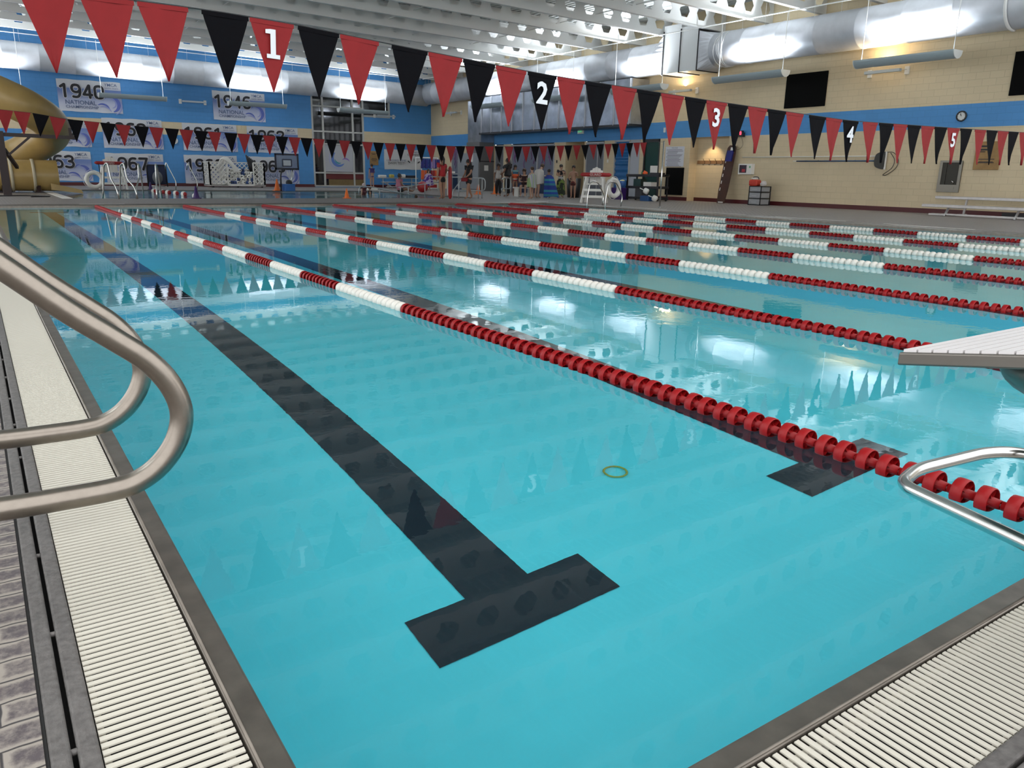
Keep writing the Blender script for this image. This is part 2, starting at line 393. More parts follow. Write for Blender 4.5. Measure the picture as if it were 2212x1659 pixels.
# leisure pool
b = MB(); zb = -.85
b.add([(LX0,LY0,zb),(LX1,LY0,zb),(LX1,LY1,zb),(LX0,LY1,zb)], [(0,1,2,3)])
for (x0,y0),(x1,y1) in (((LX0,LY0),(LX1,LY0)),((LX1,LY0),(LX1,LY1)),((LX1,LY1),(LX0,LY1)),((LX0,LY1),(LX0,LY0))):
    b.add([(x0,y0,zb),(x1,y1,zb),(x1,y1,-.01),(x0,y0,-.01)], [(0,1,2,3)])
    b.add([(x0,y0,-.01),(x1,y1,-.01),(x1,y1,DZ),(x0,y0,DZ)], [(0,1,2,3)], 1)
struct(b.build('leisure_pool_basin', [M_basin2, M_conc]))
wt = MB().add([(LX0,LY0,.02),(LX1,LY0,.02),(LX1,LY1,.02),(LX0,LY1,.02)], [(0,1,2,3)]).build('leisure_pool_water', M_water2)
tag(wt, 'rippled blue green water of the leisure pool beyond the lap pool', 'water', kind='stuff')
struct(MB().box((LX0-.28,LY0,DZ),(LX0,LY1-3.4,DZ+.01)).build('pool_edge_tiles', M_white))
# walls
# back wall with the tall window opening
Pw0 = PY(672, 208); Pw1 = PY(785, 300); wx0, wx1 = Pw0.x, Pw1.x; wz0 = .10; wzt = PY(685, 207).z+.1
wx2 = PY(842, 245).x; wz2 = PY(838, 243).z-.3
rz_ = lambda x: roofz(x)+.96
m = MB()
def wq(x0,z0,x1,z1a,z1b=None): m.add([(x0,YB,z0),(x1,YB,z0),(x1,YB,z1b if z1b is not None else z1a),(x0,YB,z1a)], [(0,1,2,3)])
wq(-9,0,wx0,rz_(-9),rz_(wx0)); wq(wx0,0,wx1,wz0); wq(wx0,wzt,wx2,rz_(wx0),rz_(wx2)); wq(wx1,0,wx2,wz2); wq(wx2,0,XW,rz_(wx2),rz_(XW))
struct(m.build('wall_back', M_backwall))
# right wall: z-band with openings between given Y
AL0, AL1 = PX(1567,400).y, PX(1489,350).y     # alcove
OPN = 2.68
doors = [(PX(1425,330).y, PX(1391,330).y, 'glass'), (PX(1382,330).y, PX(1361,330).y, 'grey'), (PX(1360,330).y, PX(1327,330).y, 'blue'), (PX(1305,330).y, PX(1266,330).y, 'dark'), (PX(1262,330).y, PX(1222,330).y, 'recess'), (PX(1197,330).y, PX(1105,330).y, 'window'), (PX(1088,330).y, PX(1070,330).y, 'dark'), (PX(998,330).y, PX(976,330).y, 'window2')]
m = MB()
def rq(y0,z0,y1,z1): m.add([(XW,y0,z0),(XW,y1,z0),(XW,y1,z1),(XW,y0,z1)], [(0,1,2,3)])
rq(-6,OPN,YB,roofz(XW)+.96)
cur = -6
for y0, y1, kd in sorted([(AL0, AL1, 'al')]+doors):
    if y0 > cur: rq(cur,0,y0,OPN)
    cur = y1
rq(cur,0,YB,OPN)
struct(m.build('wall_right', M_rightwall))
# returns of the openings
M_dim = mat('dim_grey_door', (.13,.14,.16), .4); M_greenglass = mat('dark_green_glass', (.012,.05,.035), .12); M_frame = mat('bronze_frame', (.02,.018,.016), .4)
M_alframe = mat('aluminium_frame', (.45,.46,.46), .4, .3)
m = MB(); dep = .45
m.add([(XW,AL0,0),(XW+dep,AL0,0),(XW+dep,AL0,OPN),(XW,AL0,OPN)], [(0,1,2,3)]); m.add([(XW,AL1,0),(XW+dep,AL1,0),(XW+dep,AL1,OPN),(XW,AL1,OPN)], [(0,1,2,3)])
m.add([(XW+dep,AL0,0),(XW+dep,AL1,0),(XW+dep,AL1,OPN),(XW+dep,AL0,OPN)], [(0,1,2,3)]); m.add([(XW,AL0,OPN),(XW,AL1,OPN),(XW+dep,AL1,OPN),(XW+dep,AL0,OPN)], [(0,1,2,3)])
struct(m.build('wall_alcove', M_rightwall))
m = MB()
for y0, y1, kd in doors:
    if kd == 'recess': continue
    m.add([(XW+.13,y0-.1,0),(XW+.13,y1+.1,0),(XW+.13,y1+.1,OPN+.1),(XW+.13,y0-.1,OPN+.1)], [(0,1,2,3)])
    m.add([(XW,y0,OPN),(XW,y1,OPN),(XW+.13,y1,OPN),(XW+.13,y0,OPN)], [(0,1,2,3)])
struct(m.build('light_leak_backing', M_dark))  # black sheets added behind the openings to block leaking sky light
# baseboards
m = MB().box((XW-.02,-6,DZ),(XW,AL0,DZ+.15)); m.box((XW-.02,AL1,DZ),(XW,doors[0][0],DZ+.15)); m.box((XW+dep-.02,AL0,DZ),(XW+dep,AL1,DZ+.15)); struct(m.build('baseboard_right', M_maroon))
m = MB().box((-9,YB-.02,DZ),(wx0,YB,DZ+.17)); m.box((wx1+.1,YB-.02,DZ),(XW,YB,DZ+.17)); struct(m.build('baseboard_back', M_maroon))
# roof deck: ribbed metal
m = MB(); x = -10; zt = .95
xs = []; 
while x < XW: xs += [(x,0),(x+.09,0),(x+.12,.045),(x+.22,.045)]; x += .25
prof = [(a, roofz(a)+zt+c) for a, c in xs if a <= XW] + [(XW, roofz(XW)+zt)]
v = []
for a, z in prof: v += [(a, 1.0, z), (a, YB+.1, z)]
m.add(v, [(2*i, 2*i+1, 2*i+3, 2*i+2) for i in range(len(prof)-1)])
struct(m.build('ceiling', M_deckroof))
# ================================================================== OPENINGS
def opening(n, y0, y1, kind):
    h = OPN; c = (y0+y1)/2
    if kind == 'glass':
        t = thing('glass_door', 'dark green glass door behind the black rolling cart', 'door', (XW, y1, DZ), -PI/2); w = y1-y0
        MB().box((.04,.05,0),(w-.04,.06,2.5)).build('glass_pane', M_greenglass, t)
        f = MB().box((0,-.02,0),(.06,.08,2.6)); f.box((w-.06,-.02,0),(w,.08,2.6)); f.box((0,-.02,2.5),(w,.08,2.62)); f.box((.06,-.01,.0),(w-.06,.07,.12)); f.build('door_frame', M_frame, t)
    elif kind == 'grey':
        t = thing('metal_door', 'pale grey metal door beside the blue curtain', 'door', (XW, y1, DZ), -PI/2); w = y1-y0
        MB().box((.03,.02,0),(w-.03,.07,2.55)).build('door_leaf', mat('pale_door', (.42,.45,.5), .4), t)
        MB().box((0,-.01,0),(.03,.1,2.6)).box((w-.03,-.01,0),(w,.1,2.6)).box((0,-.01,2.55),(w,.1,2.62)).build('door_frame', M_alframe, t)
        MB().tube([(.12,.02,.95),(.12,-.05,.95),(.22,-.05,.95)], .01, 8).build('handle', M_chrome, t)
    elif kind == 'blue':
        t = thing('strip_curtain', 'blue plastic curtain covering a doorway right of the lifeguard chair', 'curtain', (XW, y1, DZ), -PI/2); w = y1-y0
        nx, nz_ = 6, 60; v = []; random.seed(3)
        for i in range(nz_+1):
            z = 2.55*i/nz_
            for j in range(nx+1):
                v.append((.05+(w-.1)*j/nx, .05+.035*math.sin(i*PI/3.2)+.012*math.sin(j*2+i*.7), z))
        M_tarp = mat('blue_vinyl_sheet', (.02,.13,.34), .18)
        cb = MB().add(v, [(a*(nx+1)+c_, a*(nx+1)+c_+1, (a+1)*(nx+1)+c_+1, (a+1)*(nx+1)+c_) for a in range(nz_) for c_ in range(nx)], 0, True)
        cb.build('curtain_sheet', M_tarp, t)
        MB().box((0,-.01,0),(.05,.1,2.6)).box((w-.05,-.01,0),(w,.1,2.6)).box((0,-.01,2.55),(w,.1,2.62)).build('door_frame', M_alframe, t)
    elif kind == 'dark':
        t = thing('metal_door', ('dark grey door behind the red topped lifeguard chair' if y0 < 33 else 'grey door behind the adult dressed in black'), 'door', (XW, y1, DZ), -PI/2); w = y1-y0
        MB().box((.04,.03,0),(w-.04,.08,2.5)).build('door_leaf', M_dim, t)
        MB().box((0,-.01,0),(.04,.1,2.55)).box((w-.04,-.01,0),(w,.1,2.55)).box((0,-.01,2.5),(w,.1,2.58)).build('door_frame', M_alframe, t)
        if y0 < 33: MB().box((w*.62,.0,.0),(w*.66,.03,2.5)).build('astragal', M_alframe, t)
    elif kind == 'recess':
        m = MB(); d = 1.6
        m.add([(XW,y0,0),(XW+d,y0,0),(XW+d,y0,h),(XW,y0,h)], [(0,1,2,3)]); m.add([(XW,y1,0),(XW+d,y1,0),(XW+d,y1,h),(XW,y1,h)], [(0,1,2,3)])
        m.add([(XW+d,y0,0),(XW+d,y1,0),(XW+d,y1,h),(XW+d,y0,h)], [(0,1,2,3)]); m.add([(XW,y0,h),(XW+d,y0,h),(XW+d,y1,h),(XW,y1,h)], [(0,1,2,3)])
        struct(m.build('wall_recess', M_rightwall))
    else:
        big = kind == 'window'
        t = thing('storefront_window', 'wide office window with purple streamers behind the glass' if big else 'narrow window hung with purple streamers near the far corner', 'window', (XW, y1, DZ), -PI/2); w = y1-y0
        MB().box((.03,.06,.95),(w-.03,.07,2.5)).build('glass_pane', mat('office_glass', (.17,.19,.25), .15), t)
        MB().box((.03,.04,0),(w-.03,.08,.9)).build('lower_panel', mat('navy_panel', (.010,.025,.065), .4), t)
        f = MB()
        for a in ([0, w*.62, w] if big else [0, w]): f.box((a-.04,-.01,0),(a+.04,.1,2.6))
        for z in (.9, 2.5): f.box((0,-.01,z),(w,.1,z+.07))
        f.build('window_frame', M_alframe, t)
        random.seed(5 if big else 8); s_ = MB()
        for k in range(12 if big else 6):
            x = random.uniform(.2, w-.2); L = random.uniform(.5, 1.2); z = 2.45
            pts = [(x+.06*math.sin(i*1.3+k), .045, z-L*i/8) for i in range(9)]
            s_.tube(pts, .022, 5)
        s_.build('streamers', mat('purple_foil', (.20,.07,.22), .3), t)
for i, (y0, y1, kd) in enumerate(doors): opening(i, y0, y1, kd)
# ------------------------------------------------ tall window in the back wall
m_night = mat('night_glass', (.012,.011,.010), .05, 0, 0, 1, 0, 1.0)
t = thing('tall_window', 'tall dark window with pale frames reaching up to the duct', 'window', (wx0, YB, 0)); W_ = wx1-wx0; HH = wzt
ex = wx2-wx0
MB().box((0,.08,wz0),(W_,.09,HH)).box((W_,.08,wz2),(ex,.09,HH)).build('glass_pane', m_night, t)
fr = MB(); vx = [0, PY(699,300).x-wx0, PY(763,300).x-wx0, W_]
zz = [wz0+.03, PY(680,373).z, PY(680,310).z, PY(678,283).z, PY(675,228).z]
for a in vx: fr.box((a-.05,-.02,wz0),(a+.05,.1,HH))
fr.box((ex-.1,-.02,wz2),(ex,.1,HH)); fr.box((W_,-.02,wz2-.05),(ex,.1,wz2+.06))
for z in zz: fr.box((0,-.024,z-.04),(W_,.104,z+.05))
fr.build('window_frame', mat('pale_frame', (.50,.50,.47), .45), t)
# wooden bleacher and maroon wall seen through the lower panes
t2 = thing('wooden_cabinet', 'tan wooden counter seen through the lower panes of the tall window', 'cabinet', (wx0+vx[1]+.25, YB+.03, wz0))
wd = W_-vx[1]-.3
MB().box((0,0,0),(wd,.04,zz[1]-wz0-.38)).build('counter_front', mat('tan_wood', (.20,.13,.045), .5, 0, 0, 6, .2), t2)
MB().box((-.2,0,zz[1]-wz0-.36),(wd,.04,zz[1]-wz0-.06)).build('maroon_panel', mat('maroon_panel', (.12,.012,.01), .5), t2)
# wave poster in the middle pane
M_w1 = mat('emblem_blue', (.10,.19,.50), .5); M_w2 = mat('emblem_lilac', (.42,.43,.58), .5); M_w3 = mat('emblem_teal', (.05,.30,.36), .5); M_w4 = mat('emblem_purple', (.28,.18,.50), .5)
def crescent(cx, cz, R, a0, a1, th, n=14, y=0, taper=1.0):
    # tapered arc ribbon
    v = []; 
    for i in range(n+1):
        t_ = i/n; a = a0+(a1-a0)*t_; wd_ = th*math.sin(PI*min(1, .04+t_*.96))**.7
        v.append((cx+(R+wd_/2)*math.cos(a), y, cz+(R+wd_/2)*math.sin(a))); v.append((cx+(R-wd_/2)*math.cos(a), y, cz+(R-wd_/2)*math.sin(a)))
    return v, [(2*i, 2*i+1, 2*i+3, 2*i+2) for i in range(n)]
pw = vx[2]-vx[1]-.1; pz0 = zz[1]+.08; ph = zz[2]-pz0-.05
t3 = thing('wave_poster', 'pale poster with a curling blue wave emblem in the tall window', 'poster', (wx0+vx[1]+.05, YB, pz0))
MB().box((0,.035,0),(pw,.05,ph)).build('sheet', mat('poster_grey', (.46,.47,.50), .5), t3)
for R, a0, a1, th, mm in ((.36,2.2,5.6,.16,M_w1),(.55,2.4,5.3,.10,M_w2),(.22,3.3,5.2,.08,M_w3)):
    v, f = crescent(pw*.5*1.0, ph*.50, R*ph/1.5*1.0+.05, a0, a1, th*ph/1.3, 16, .03); MB().add(v, f).build('wave_emblem', mm, t3)
v, f = crescent(pw*.72, ph*.30, .32, .5, 2.3, .09, 10, .028); MB().add(v, f).build('wave_emblem', M_w4, t3)

# ================================================================== ROOF JOISTS
def joist_mesh(y):
    m = MB(); x0, x1 = -6.0, XW; cw = .93; hz = .90; th = .006
    n = int((x1-x0)/cw)
    def P(x, t_): return (x, roofz(x)+t_*hz)
    for sgn in (-th, th):
        for k in range(n):
            a = x1-(k+1)*cw; bq = x1-k*cw; c = (a+bq)/2
            zb_, zm, zt_ = .27, .52, .77; hb, hm = .15, .27
            def q(*pp):
                m.add([(x, sgn, z) for x, z in pp], [tuple(range(len(pp)))])
            q(P(a,0), P(bq,0), P(bq,zb_), P(c+hb,zb_), P(c-hb,zb_), P(a,zb_))
            q(P(a,zt_), P(c-hb,zt_), P(c+hb,zt_), P(bq,zt_), P(bq,1), P(a,1))
            q(P(a,zb_), P(c-hb,zb_), P(c-hm,zm), P(c-hb,zt_), P(a,zt_))
            q(P(bq,zb_), P(bq,zt_), P(c+hb,zt_), P(c+hm,zm), P(c+hb,zb_))
    # flanges
    for z0, z1, hw in ((-.02,0,.085),(1,1.03,.085)):
        v = [(x0,-hw,P(x0,z0)[1]),(x1,-hw,P(x1,z0)[1]),(x1,hw,P(x1,z0)[1]),(x0,hw,P(x0,z0)[1])]
        v += [(p[0],p[1],p[2]+(z1-z0)*hz) for p in v]
        m.add(v, [(0,3,2,1),(4,5,6,7),(0,1,5,4),(1,2,6,5),(2,3,7,6),(3,0,4,7)])
    return m.mesh('roof_joist', M_paintw)
jm = joist_mesh(0)
ORD = ['first','second','third','fourth','fifth','sixth','seventh','eighth','ninth','tenth','eleventh','twelfth','thirteenth','fourteenth','fifteenth','sixteenth','seventeenth','eighteenth','nineteenth','twentieth']
for i, k in enumerate(range(12, -8, -1)):
    y = 17.76+2.27*k
    o = link('roof_joist', jm); o.location = (0, y, 0)
    tag(o, 'white roof joist with six-sided web holes, %s counting from the blue back wall' % ORD[i], 'joist', 'white perforated roof joists')
# bridging rods across the joists
for i, x in enumerate((3.0, 9.0, 15.0, 20.5)):
    o = MB().tube([(x,2,roofz(x)+.30),(x,YB-.3,roofz(x)+.30)], .018, 6).build('bridging_rod', M_paintw)
    tag(o, 'thin white rod threaded through the roof joists, %s from the right' % ORD[3-i], 'rod', 'bridging rods in the roof')
# ================================================================== DUCTS
RD = .63; DXC = XW-.72; DZC = 5.86
BYC = YB-.74
def bz(x): return 6.17-.0175*(x-1.6)
BX0, BX1 = PX(1508,155,DXC-.6).y, PX(1430,157,DXC-.6).y   # square boxes along y
def galv_tube(m, p0, p1, r, n=40, step=1.5):
    p0, p1 = Vector(p0), Vector(p1); L = (p1-p0).length; k = max(1, int(L/step)); pts = []; rr = []
    d = (p1-p0)/L
    for i in range(k):
        a = L*i/k
        for da, dr in ((0.0,.0),(.0,.0)): pass
        pts += [p0+d*a, p0+d*(a+.02), p0+d*(a+.04)]; rr += [r, r+.012, r]
    pts.append(p1); rr.append(r)
    m.tube(pts, rr, n)
t = thing('round_duct', 'long pale metal round duct along the cream right wall, nearer half with the square box', 'duct', (DXC, 0, DZC))
m = MB(); galv_tube(m, (0,-3,0), (0,BX0-.45,0), RD); m.build('duct_run', M_galv, t)
m = MB(); galv_tube(m, (0,BX1+.6,0), (0,BYC-.2,0), RD); m.build('duct_run', M_galv, t)
hb = .60
def loft(m, y0, r0, y1, hw, hz_, n=32):
    ra, rb = [], []
    for k in range(n):
        th = 2*PI*k/n+PI/4; c, s_ = math.cos(th), math.sin(th); q = max(abs(c), abs(s_))
        ra.append((r0*c, y0, r0*s_)); rb.append((hw*c/q, y1, hz_*s_/q))
    m.add(ra+rb, [(k, (k+1)%n, n+(k+1)%n, n+k) for k in range(n)], 0, False)
m = MB(); loft(m, BX0-.45, RD, BX0+.1, hb, .72); m.build('transition', M_galv, t)
m = MB(); loft(m, BX1+.6, RD, BX1, hb, .78); m.build('transition', M_galv, t)
m = MB().box((-hb,BX0+.1,-.72),(hb,BX1-.95,.95)); m.box((-hb,BX1-.95,-.72),(hb,BX1,1.1)); m.build('square_box', mat('white_sheet_metal', (.70,.72,.72), .4, .2), t)
for y in (BX0+.1, BX1-.95, BX1): MB().box((-hb-.025,y-.02,-.75),(hb,y+.02,.9)).build('flange', M_black, t)
HW = MB().tube([(-.28,0,.55),(-.30,0,.75),(-.30,0,1.3)], .006, 5).ball((-.28,0,.57), .02, 6).mesh('hanger_wire', M_paintw)
t.location = (DXC, 0, DZC)
for k in range(44):
    y = 1+k*1.03
    if BX0-.4 < y < BX1+.5: continue
    o = link('hanger_wire', HW, t); o.location = (0,y,0)
# looped cable around the duct by the box
m = MB()
for k in range(7):
    y = BX0-.75-.06*k+.05*math.sin(k*2.1)
    m.tube([(1.02*RD*math.cos(a), y+.06*math.sin(a*2+k), 1.02*RD*math.sin(a)-.02*(k%2)) for a in [PI*.5+PI*1.1*i/14 for i in range(15)]], .008, 5)
cab = m.build('hanging_cable', M_paintw); cab.location = (DXC,0,DZC); tag(cab, 'loops of white cable wrapped round the duct beside its square box', 'cable')
m = MB().tube([(1.03*RD*math.cos(a), PX(2170,30,DXC-.6).y, 1.03*RD*math.sin(a)) for a in [PI*.45+PI*1.1*i/20 for i in range(21)]], .045, 8)
o = m.build('duct_band', M_paintw, t)
t = thing('round_duct', 'pale metal round duct running above the championship banners on the blue wall', 'duct', (0, BYC, 0))
m = MB(); galv_tube(m, (-9,0,bz(-9)), (DXC,0,bz(DXC)), RD); m.build('duct_run', M_galv, t)
for k in range(34):
    x = -7+k*.95; o = link('hanger_wire', HW, t); o.rotation_euler.z = PI/2; o.location = (x,0,bz(x))
# foil faced duct box over the doors
fx = XW-1.0; fy0 = PX(1362,266,fx).y; fy1 = PX(1008,290,fx).y; fyc = PX(1036,290,fx).y
fz0 = (PX(1360,266,fx).z+PX(1037,288,fx).z)/2; fz1 = min(PX(1037,208,fx).z, DZC-.66)
M_foil = mat('foil_duct', (.50,.53,.58), .28, .9, .35, 2.2, .35)
t = thing('duct_box', 'large foil faced ventilation box with upright ribs over the doors', 'duct', (XW-.01, fy0, fz0))
MB().box((-1.0,0,0),(0,fyc-fy0,fz1-fz0)).build('duct_casing', M_foil, t)
MB().box((-.9,fyc-fy0,-.5),(0,fy1-fy0,fz1-fz0-.1)).build('duct_drop', M_foil, t)
L_ = fyc-fy0
for k in range(13):
    y = .1+L_*k/12.3
    MB().box((-1.06,y-.035,-.03),(-1.0,y+.0,fz1-fz0)).build('rib', M_galv, t); MB().box((-1.03,y+.0,-.03),(-1.0,y+.05,fz1-fz0)).build('rib_dark_strip', M_black, t)  # each rib has a black strip along one side
MB().box((-1.04,-.01,-.10),(0,L_,.0)).build('lower_seam', M_black, t)
# tall equipment cabinet in the far corner
cx0 = XW-1.0; cY = PX(1036,300,cx0).y; cY1 = PX(1008,300,cx0).y
t = thing('equipment_cabinet', 'tall grey metal cabinet standing under the foil faced ventilation box', 'cabinet', (cx0, cY, DZ))
hC = fz0-.5-DZ
MB().box((0,0,0),(.98,min(cY1-cY, 3.0),hC)).build('cabinet_body', mat('grey_sheet', (.16,.16,.16), .45, .3), t)
MB().box((-.012,.12,.1),(0,2.5,hC*.78)).build('side_panel', mat('lit_grey_sheet', (.32,.34,.36), .45, .3), t)  # side face coloured paler to stand for the light falling on it
MB().box((.0,-.012,hC*.60),(1.0,0,hC*.62)).build('panel_seam', M_black, t)
s1 = MB().box((.32,-.02,hC*.42),(.60,-.012,hC*.53)).build('notice', M_white, t); s1['label'] = 'white paper notice'
MB().box((-.03,.7,hC*.60),(-.015,1.1,hC*.75)).build('notice', M_white, t)
# ================================================================== LIGHT FIXTURES
def trough(L=3.15, R=.24):
    m = MB(); n = 14; v = []
    for i in range(n+1):
        a = PI+PI*i/n
        v += [(-L/2, R*math.cos(a), R*.95*math.sin(a)), (L/2, R*math.cos(a), R*.95*math.sin(a))]
    for i in range(n+1):
        a = PI+PI*i/n; r = R-.012
        v += [(-L/2, r*math.cos(a), r*.95*math.sin(a)), (L/2, r*math.cos(a), r*.95*math.sin(a))]
    f = []
    for i in range(n): f += [(2*i,2*i+1,2*i+3,2*i+2)]; k = 2*(n+1); f += [(k+2*i,k+2*i+2,k+2*i+3,k+2*i+1)]
    k = 2*(n+1); f += [(0,1,k+1,k), (2*n,2*n+1,k+2*n+1,k+2*n)]
    return m.add(v, f, 0, False)
TM = trough().mesh('housing', mat('fixture_grey', (.36,.44,.47), .45))
def endcap():
    m = MB(); n = 14; R = .245
    pts = [(R*math.cos(PI+PI*i/n), R*.97*math.sin(PI+PI*i/n)) for i in range(n+1)]
    v = [(0,a,z) for a, z in pts]+[(.02,a,z) for a, z in pts]
    f = [tuple(range(n+1)), tuple(range(2*n+1, n, -1))]+[(i,i+1,n+2+i,n+1+i) for i in range(n)]+[(0,n+1,2*n+1,n)]
    return m.add(v, f)
CM = endcap().mesh('end_cap', mat('cap_white', (.72,.74,.72), .4))
TUBE = MB().tube([(-1.45,0,-.06),(1.45,0,-.06)], .03, 8).mesh('lamp_tube', mat('tube_glow', (1,1,1), .5, emit=((.86,.93,1.0), 14)))
ld = bpy.data.lights.new('uplight', 'AREA'); ld.shape = 'RECTANGLE'; ld.size = 1.9; ld.size_y = .30; ld.energy = LAMP_W; ld.color = (.86,.92,1.0); ld.spread = PI*.62
def fixture(loc, rz, label, rodz, tilt, group, power=1.0, rods=(-1.45,1.45)):
    t = thing('pendant_light', label, 'light', loc, rz, group)
    link('housing', TM, t); c1 = link('end_cap', CM, t); c1.location = (-1.595,0,0); c2 = link('end_cap', CM, t); c2.location = (1.575,0,0)
    link('lamp_tube', TUBE, t)
    for x in rods:
        MB().tube([(x,0,-.05),(x,0,rodz-loc[2])], .012, 6).build('rod', M_paintw, t)
    l = ld if power == 1 else ld.copy(); 
    if power != 1: l.energy = LAMP_W*power
    lo = bpy.data.objects.new('uplight', l); COL.objects.link(lo); lo.parent = t; lo.location = (0,0,-.02)
    lo.rotation_euler = (PI+tilt, 0, 0)      # points up, leaning
    return t
XR_ = XW-1.62; ZR = roofz(XR_)-.05
# slack conduit rail above the row
RAILX = XR_
rp = MB().box((RAILX-.025,2,ZR-.03),(RAILX+.025,YB-2,ZR+.0)).build('lighting_rail', M_paintw); tag(rp, 'thin white rail under the roof joists above the right-hand row of lights', 'rail')
zL = 4.72
names = ['nearest','second','third','fourth','fifth','sixth','seventh']
P1 = PX(1954, 130, XR_)
for i in range(7):
    yc = 2.05+5.9*i+0.0 if False else (P1.y-11.8+5.9*i)
    if yc > YB-2.6: break
    fixture((XR_, yc, zL), PI/2, 'half-round grey hanging light under the right-wall duct, %s of its row from the near end' % ['first','second','third','fourth','fifth','sixth','seventh','eighth'][i], ZR-.01, .0, 'hanging lights along the right wall')
YRL = BYC-.95
rp = MB().box((-8,YRL-.025,0),(XR_,YRL+.025,.03)); 
for i, q in enumerate(rp.v): q.z += PY(209,92,YRL).z - .02*(q.x-6)
rp = rp.build('lighting_rail', M_paintw); tag(rp, 'thin white rail above the lights in front of the blue wall', 'rail')
bx = [((217+357)/2, 204), ((497+616)/2, 221), ((728+842)/2, 238)]
dx = None
xs = [PY(287,205,YRL).x, PY(556,222,YRL).x, PY(785,237,YRL).x]
st_ = (xs[2]-xs[0])/2
xs = [xs[0]-st_] + xs
zs = [PY(287,205,YRL).z, PY(556,222,YRL).z, PY(785,237,YRL).z]; zs = [zs[0]]+zs
for i, (x, z) in enumerate(zip(xs, zs)):
    fixture((x, YRL, z), 0, 'half-round grey hanging light before the blue wall, %s' % ['beyond the slide','over the 1940 banner','over the 1946 banner','in front of the tall window'][i], roofz(x)-.05, .0, 'hanging lights along the blue wall')
for i in range(4):
    fixture((-6.5, 6+9.5*i, 4.9), PI/2, 'added half-round hanging light, unseen beyond the left frame edge, %s from the near end' % ['first','second','third','fourth'][i], roofz(-6.5), .0, 'added unseen lights on the slide side', 1.6)  # unseen row added to brighten the left part of the roof
# small wall lights
def wall_light(loc, rz, label):
    t = thing('wall_light', label, 'light', loc, rz)
    MB().box((-.62,-.42,-.03),(.62,-.30,.06)).build('housing', mat('wall_light_grey', (.42,.47,.5), .45), t)
    MB().box((-.72,-.06,-.10),(-.58,0,.14)).build('bracket_box', M_white, t); MB().box((.58,-.06,-.10),(.72,0,.14)).build('bracket_box', M_white, t)
    MB().tube([(-.65,-.03,.05),(-.6,-.34,.02)], .012, 6).tube([(.65,-.03,.05),(.6,-.34,.02)], .012, 6).build('arm', M_white, t)
    return t
def wl(px1, px2, wall, label, py=None):
    if wall == 'R':
        P = PX((px1[0]+px2[0])/2, (px1[1]+px2[1])/2); wall_light((XW, P.y, P.z), -PI/2, label)
    else:
        P = PY((px1[0]+px2[0])/2, (px1[1]+px2[1])/2); wall_light((P.x, YB, P.z), 0, label)
wl((1865,160),(1974,155),'R','slim wall light under the nearest hanging light on the cream wall')
wl((1445,200),(1519,198),'R','slim wall light under the duct box with wrapped cables')
wl((972,246),(1000,244),'R','slim wall light on the cream wall by the far corner')
wl((380,218),(452,225),'B','slim wall light between the 1940 and 1946 banners')
wl((801,250),(857,254),'B','slim wall light right of the tall window')
def spot(loc, aim, W_, ang, col, blend=.7, size=.05):
    s = bpy.data.lights.new('spot', 'SPOT'); s.energy = W_; s.spot_size = ang; s.color = col; s.spot_blend = blend; s.shadow_soft_size = size
    o = bpy.data.objects.new('spot', s); COL.objects.link(o); o.location = loc
    d = Vector(aim)-Vector(loc); o.rotation_euler = d.to_track_quat('-Z', 'Y').to_euler(); return o
spot((XW-.12,(AL0+AL1)/2+.12,OPN-.03), (XW+.45,(AL0+AL1)/2+.12,.9), 55, 1.6, (1.0,.72,.40))
# warm lamps: two wall washes
for a in ((1915,156),(1480,199)):
    P = PX(*a); l = bpy.data.lights.new('wall_wash','AREA'); l.shape='RECTANGLE'; l.size=1.1; l.size_y=.08; l.energy=45; l.color=(1.0,.74,.42)
    o = bpy.data.objects.new('wall_wash', l); COL.objects.link(o); o.location=(XW-.42,P.y,P.z+.10); o.rotation_euler=(PI,math.radians(-20),0)
# ================================================================== LANE ROPES
def float_mesh(name, m, core):
    b = MB(); R = .0485; wv = .0205
    b.lathe([(R-.0025,-wv),(R,-wv+.002),(R+.001,0),(R,wv-.002),(R-.0025,wv),(R-.004,wv-.003),(R-.004,-wv+.003),(R-.0025,-wv)], n=18, axis='y')
    if core:    # red floats: open ring with dished web and hub
        b.lathe([(.012,-.046),(.016,-.046),(.019,-.012),(.030,.004),(R-.004,.012),(R-.004,.015),(.028,.008),(.016,.0),(.016,.044),(.012,.044)], n=18, axis='y')
        for k in range(3):
            a = k*PI/3+.3; c, s_ = math.cos(a)*(R-.004), math.sin(a)*(R-.004)
            b.add([(c,-.017,s_),(-c,-.017,-s_),(-c,.012,-s_),(c,.012,s_)], [(0,1,2,3)])
    else:       # white floats: fuller drums
        b.lathe([(.014,-.040),(.030,-.040),(.042,-.030),(R-.002,-.02),(R-.002,.02),(.042,.030),(.030,.042),(.014,.042)], n=18, axis='y')
    return b.mesh(name, m)
FR = float_mesh('float', M_red, True); FWH = float_mesh('float', M_wf, False); FP = float_mesh('float', M_pink, False)
BND = [4.6,5.95,6.95,7.9,8.87,9.86,10.9,11.92,12.9,13.9,14.9,15.87,16.95,18.3]
def colour(y):
    k = sum(1 for q in BND if y > q); return k % 2 == 0
OR7 = ['nearest', 'second', 'third', 'fourth', 'fifth', 'sixth', 'farthest']
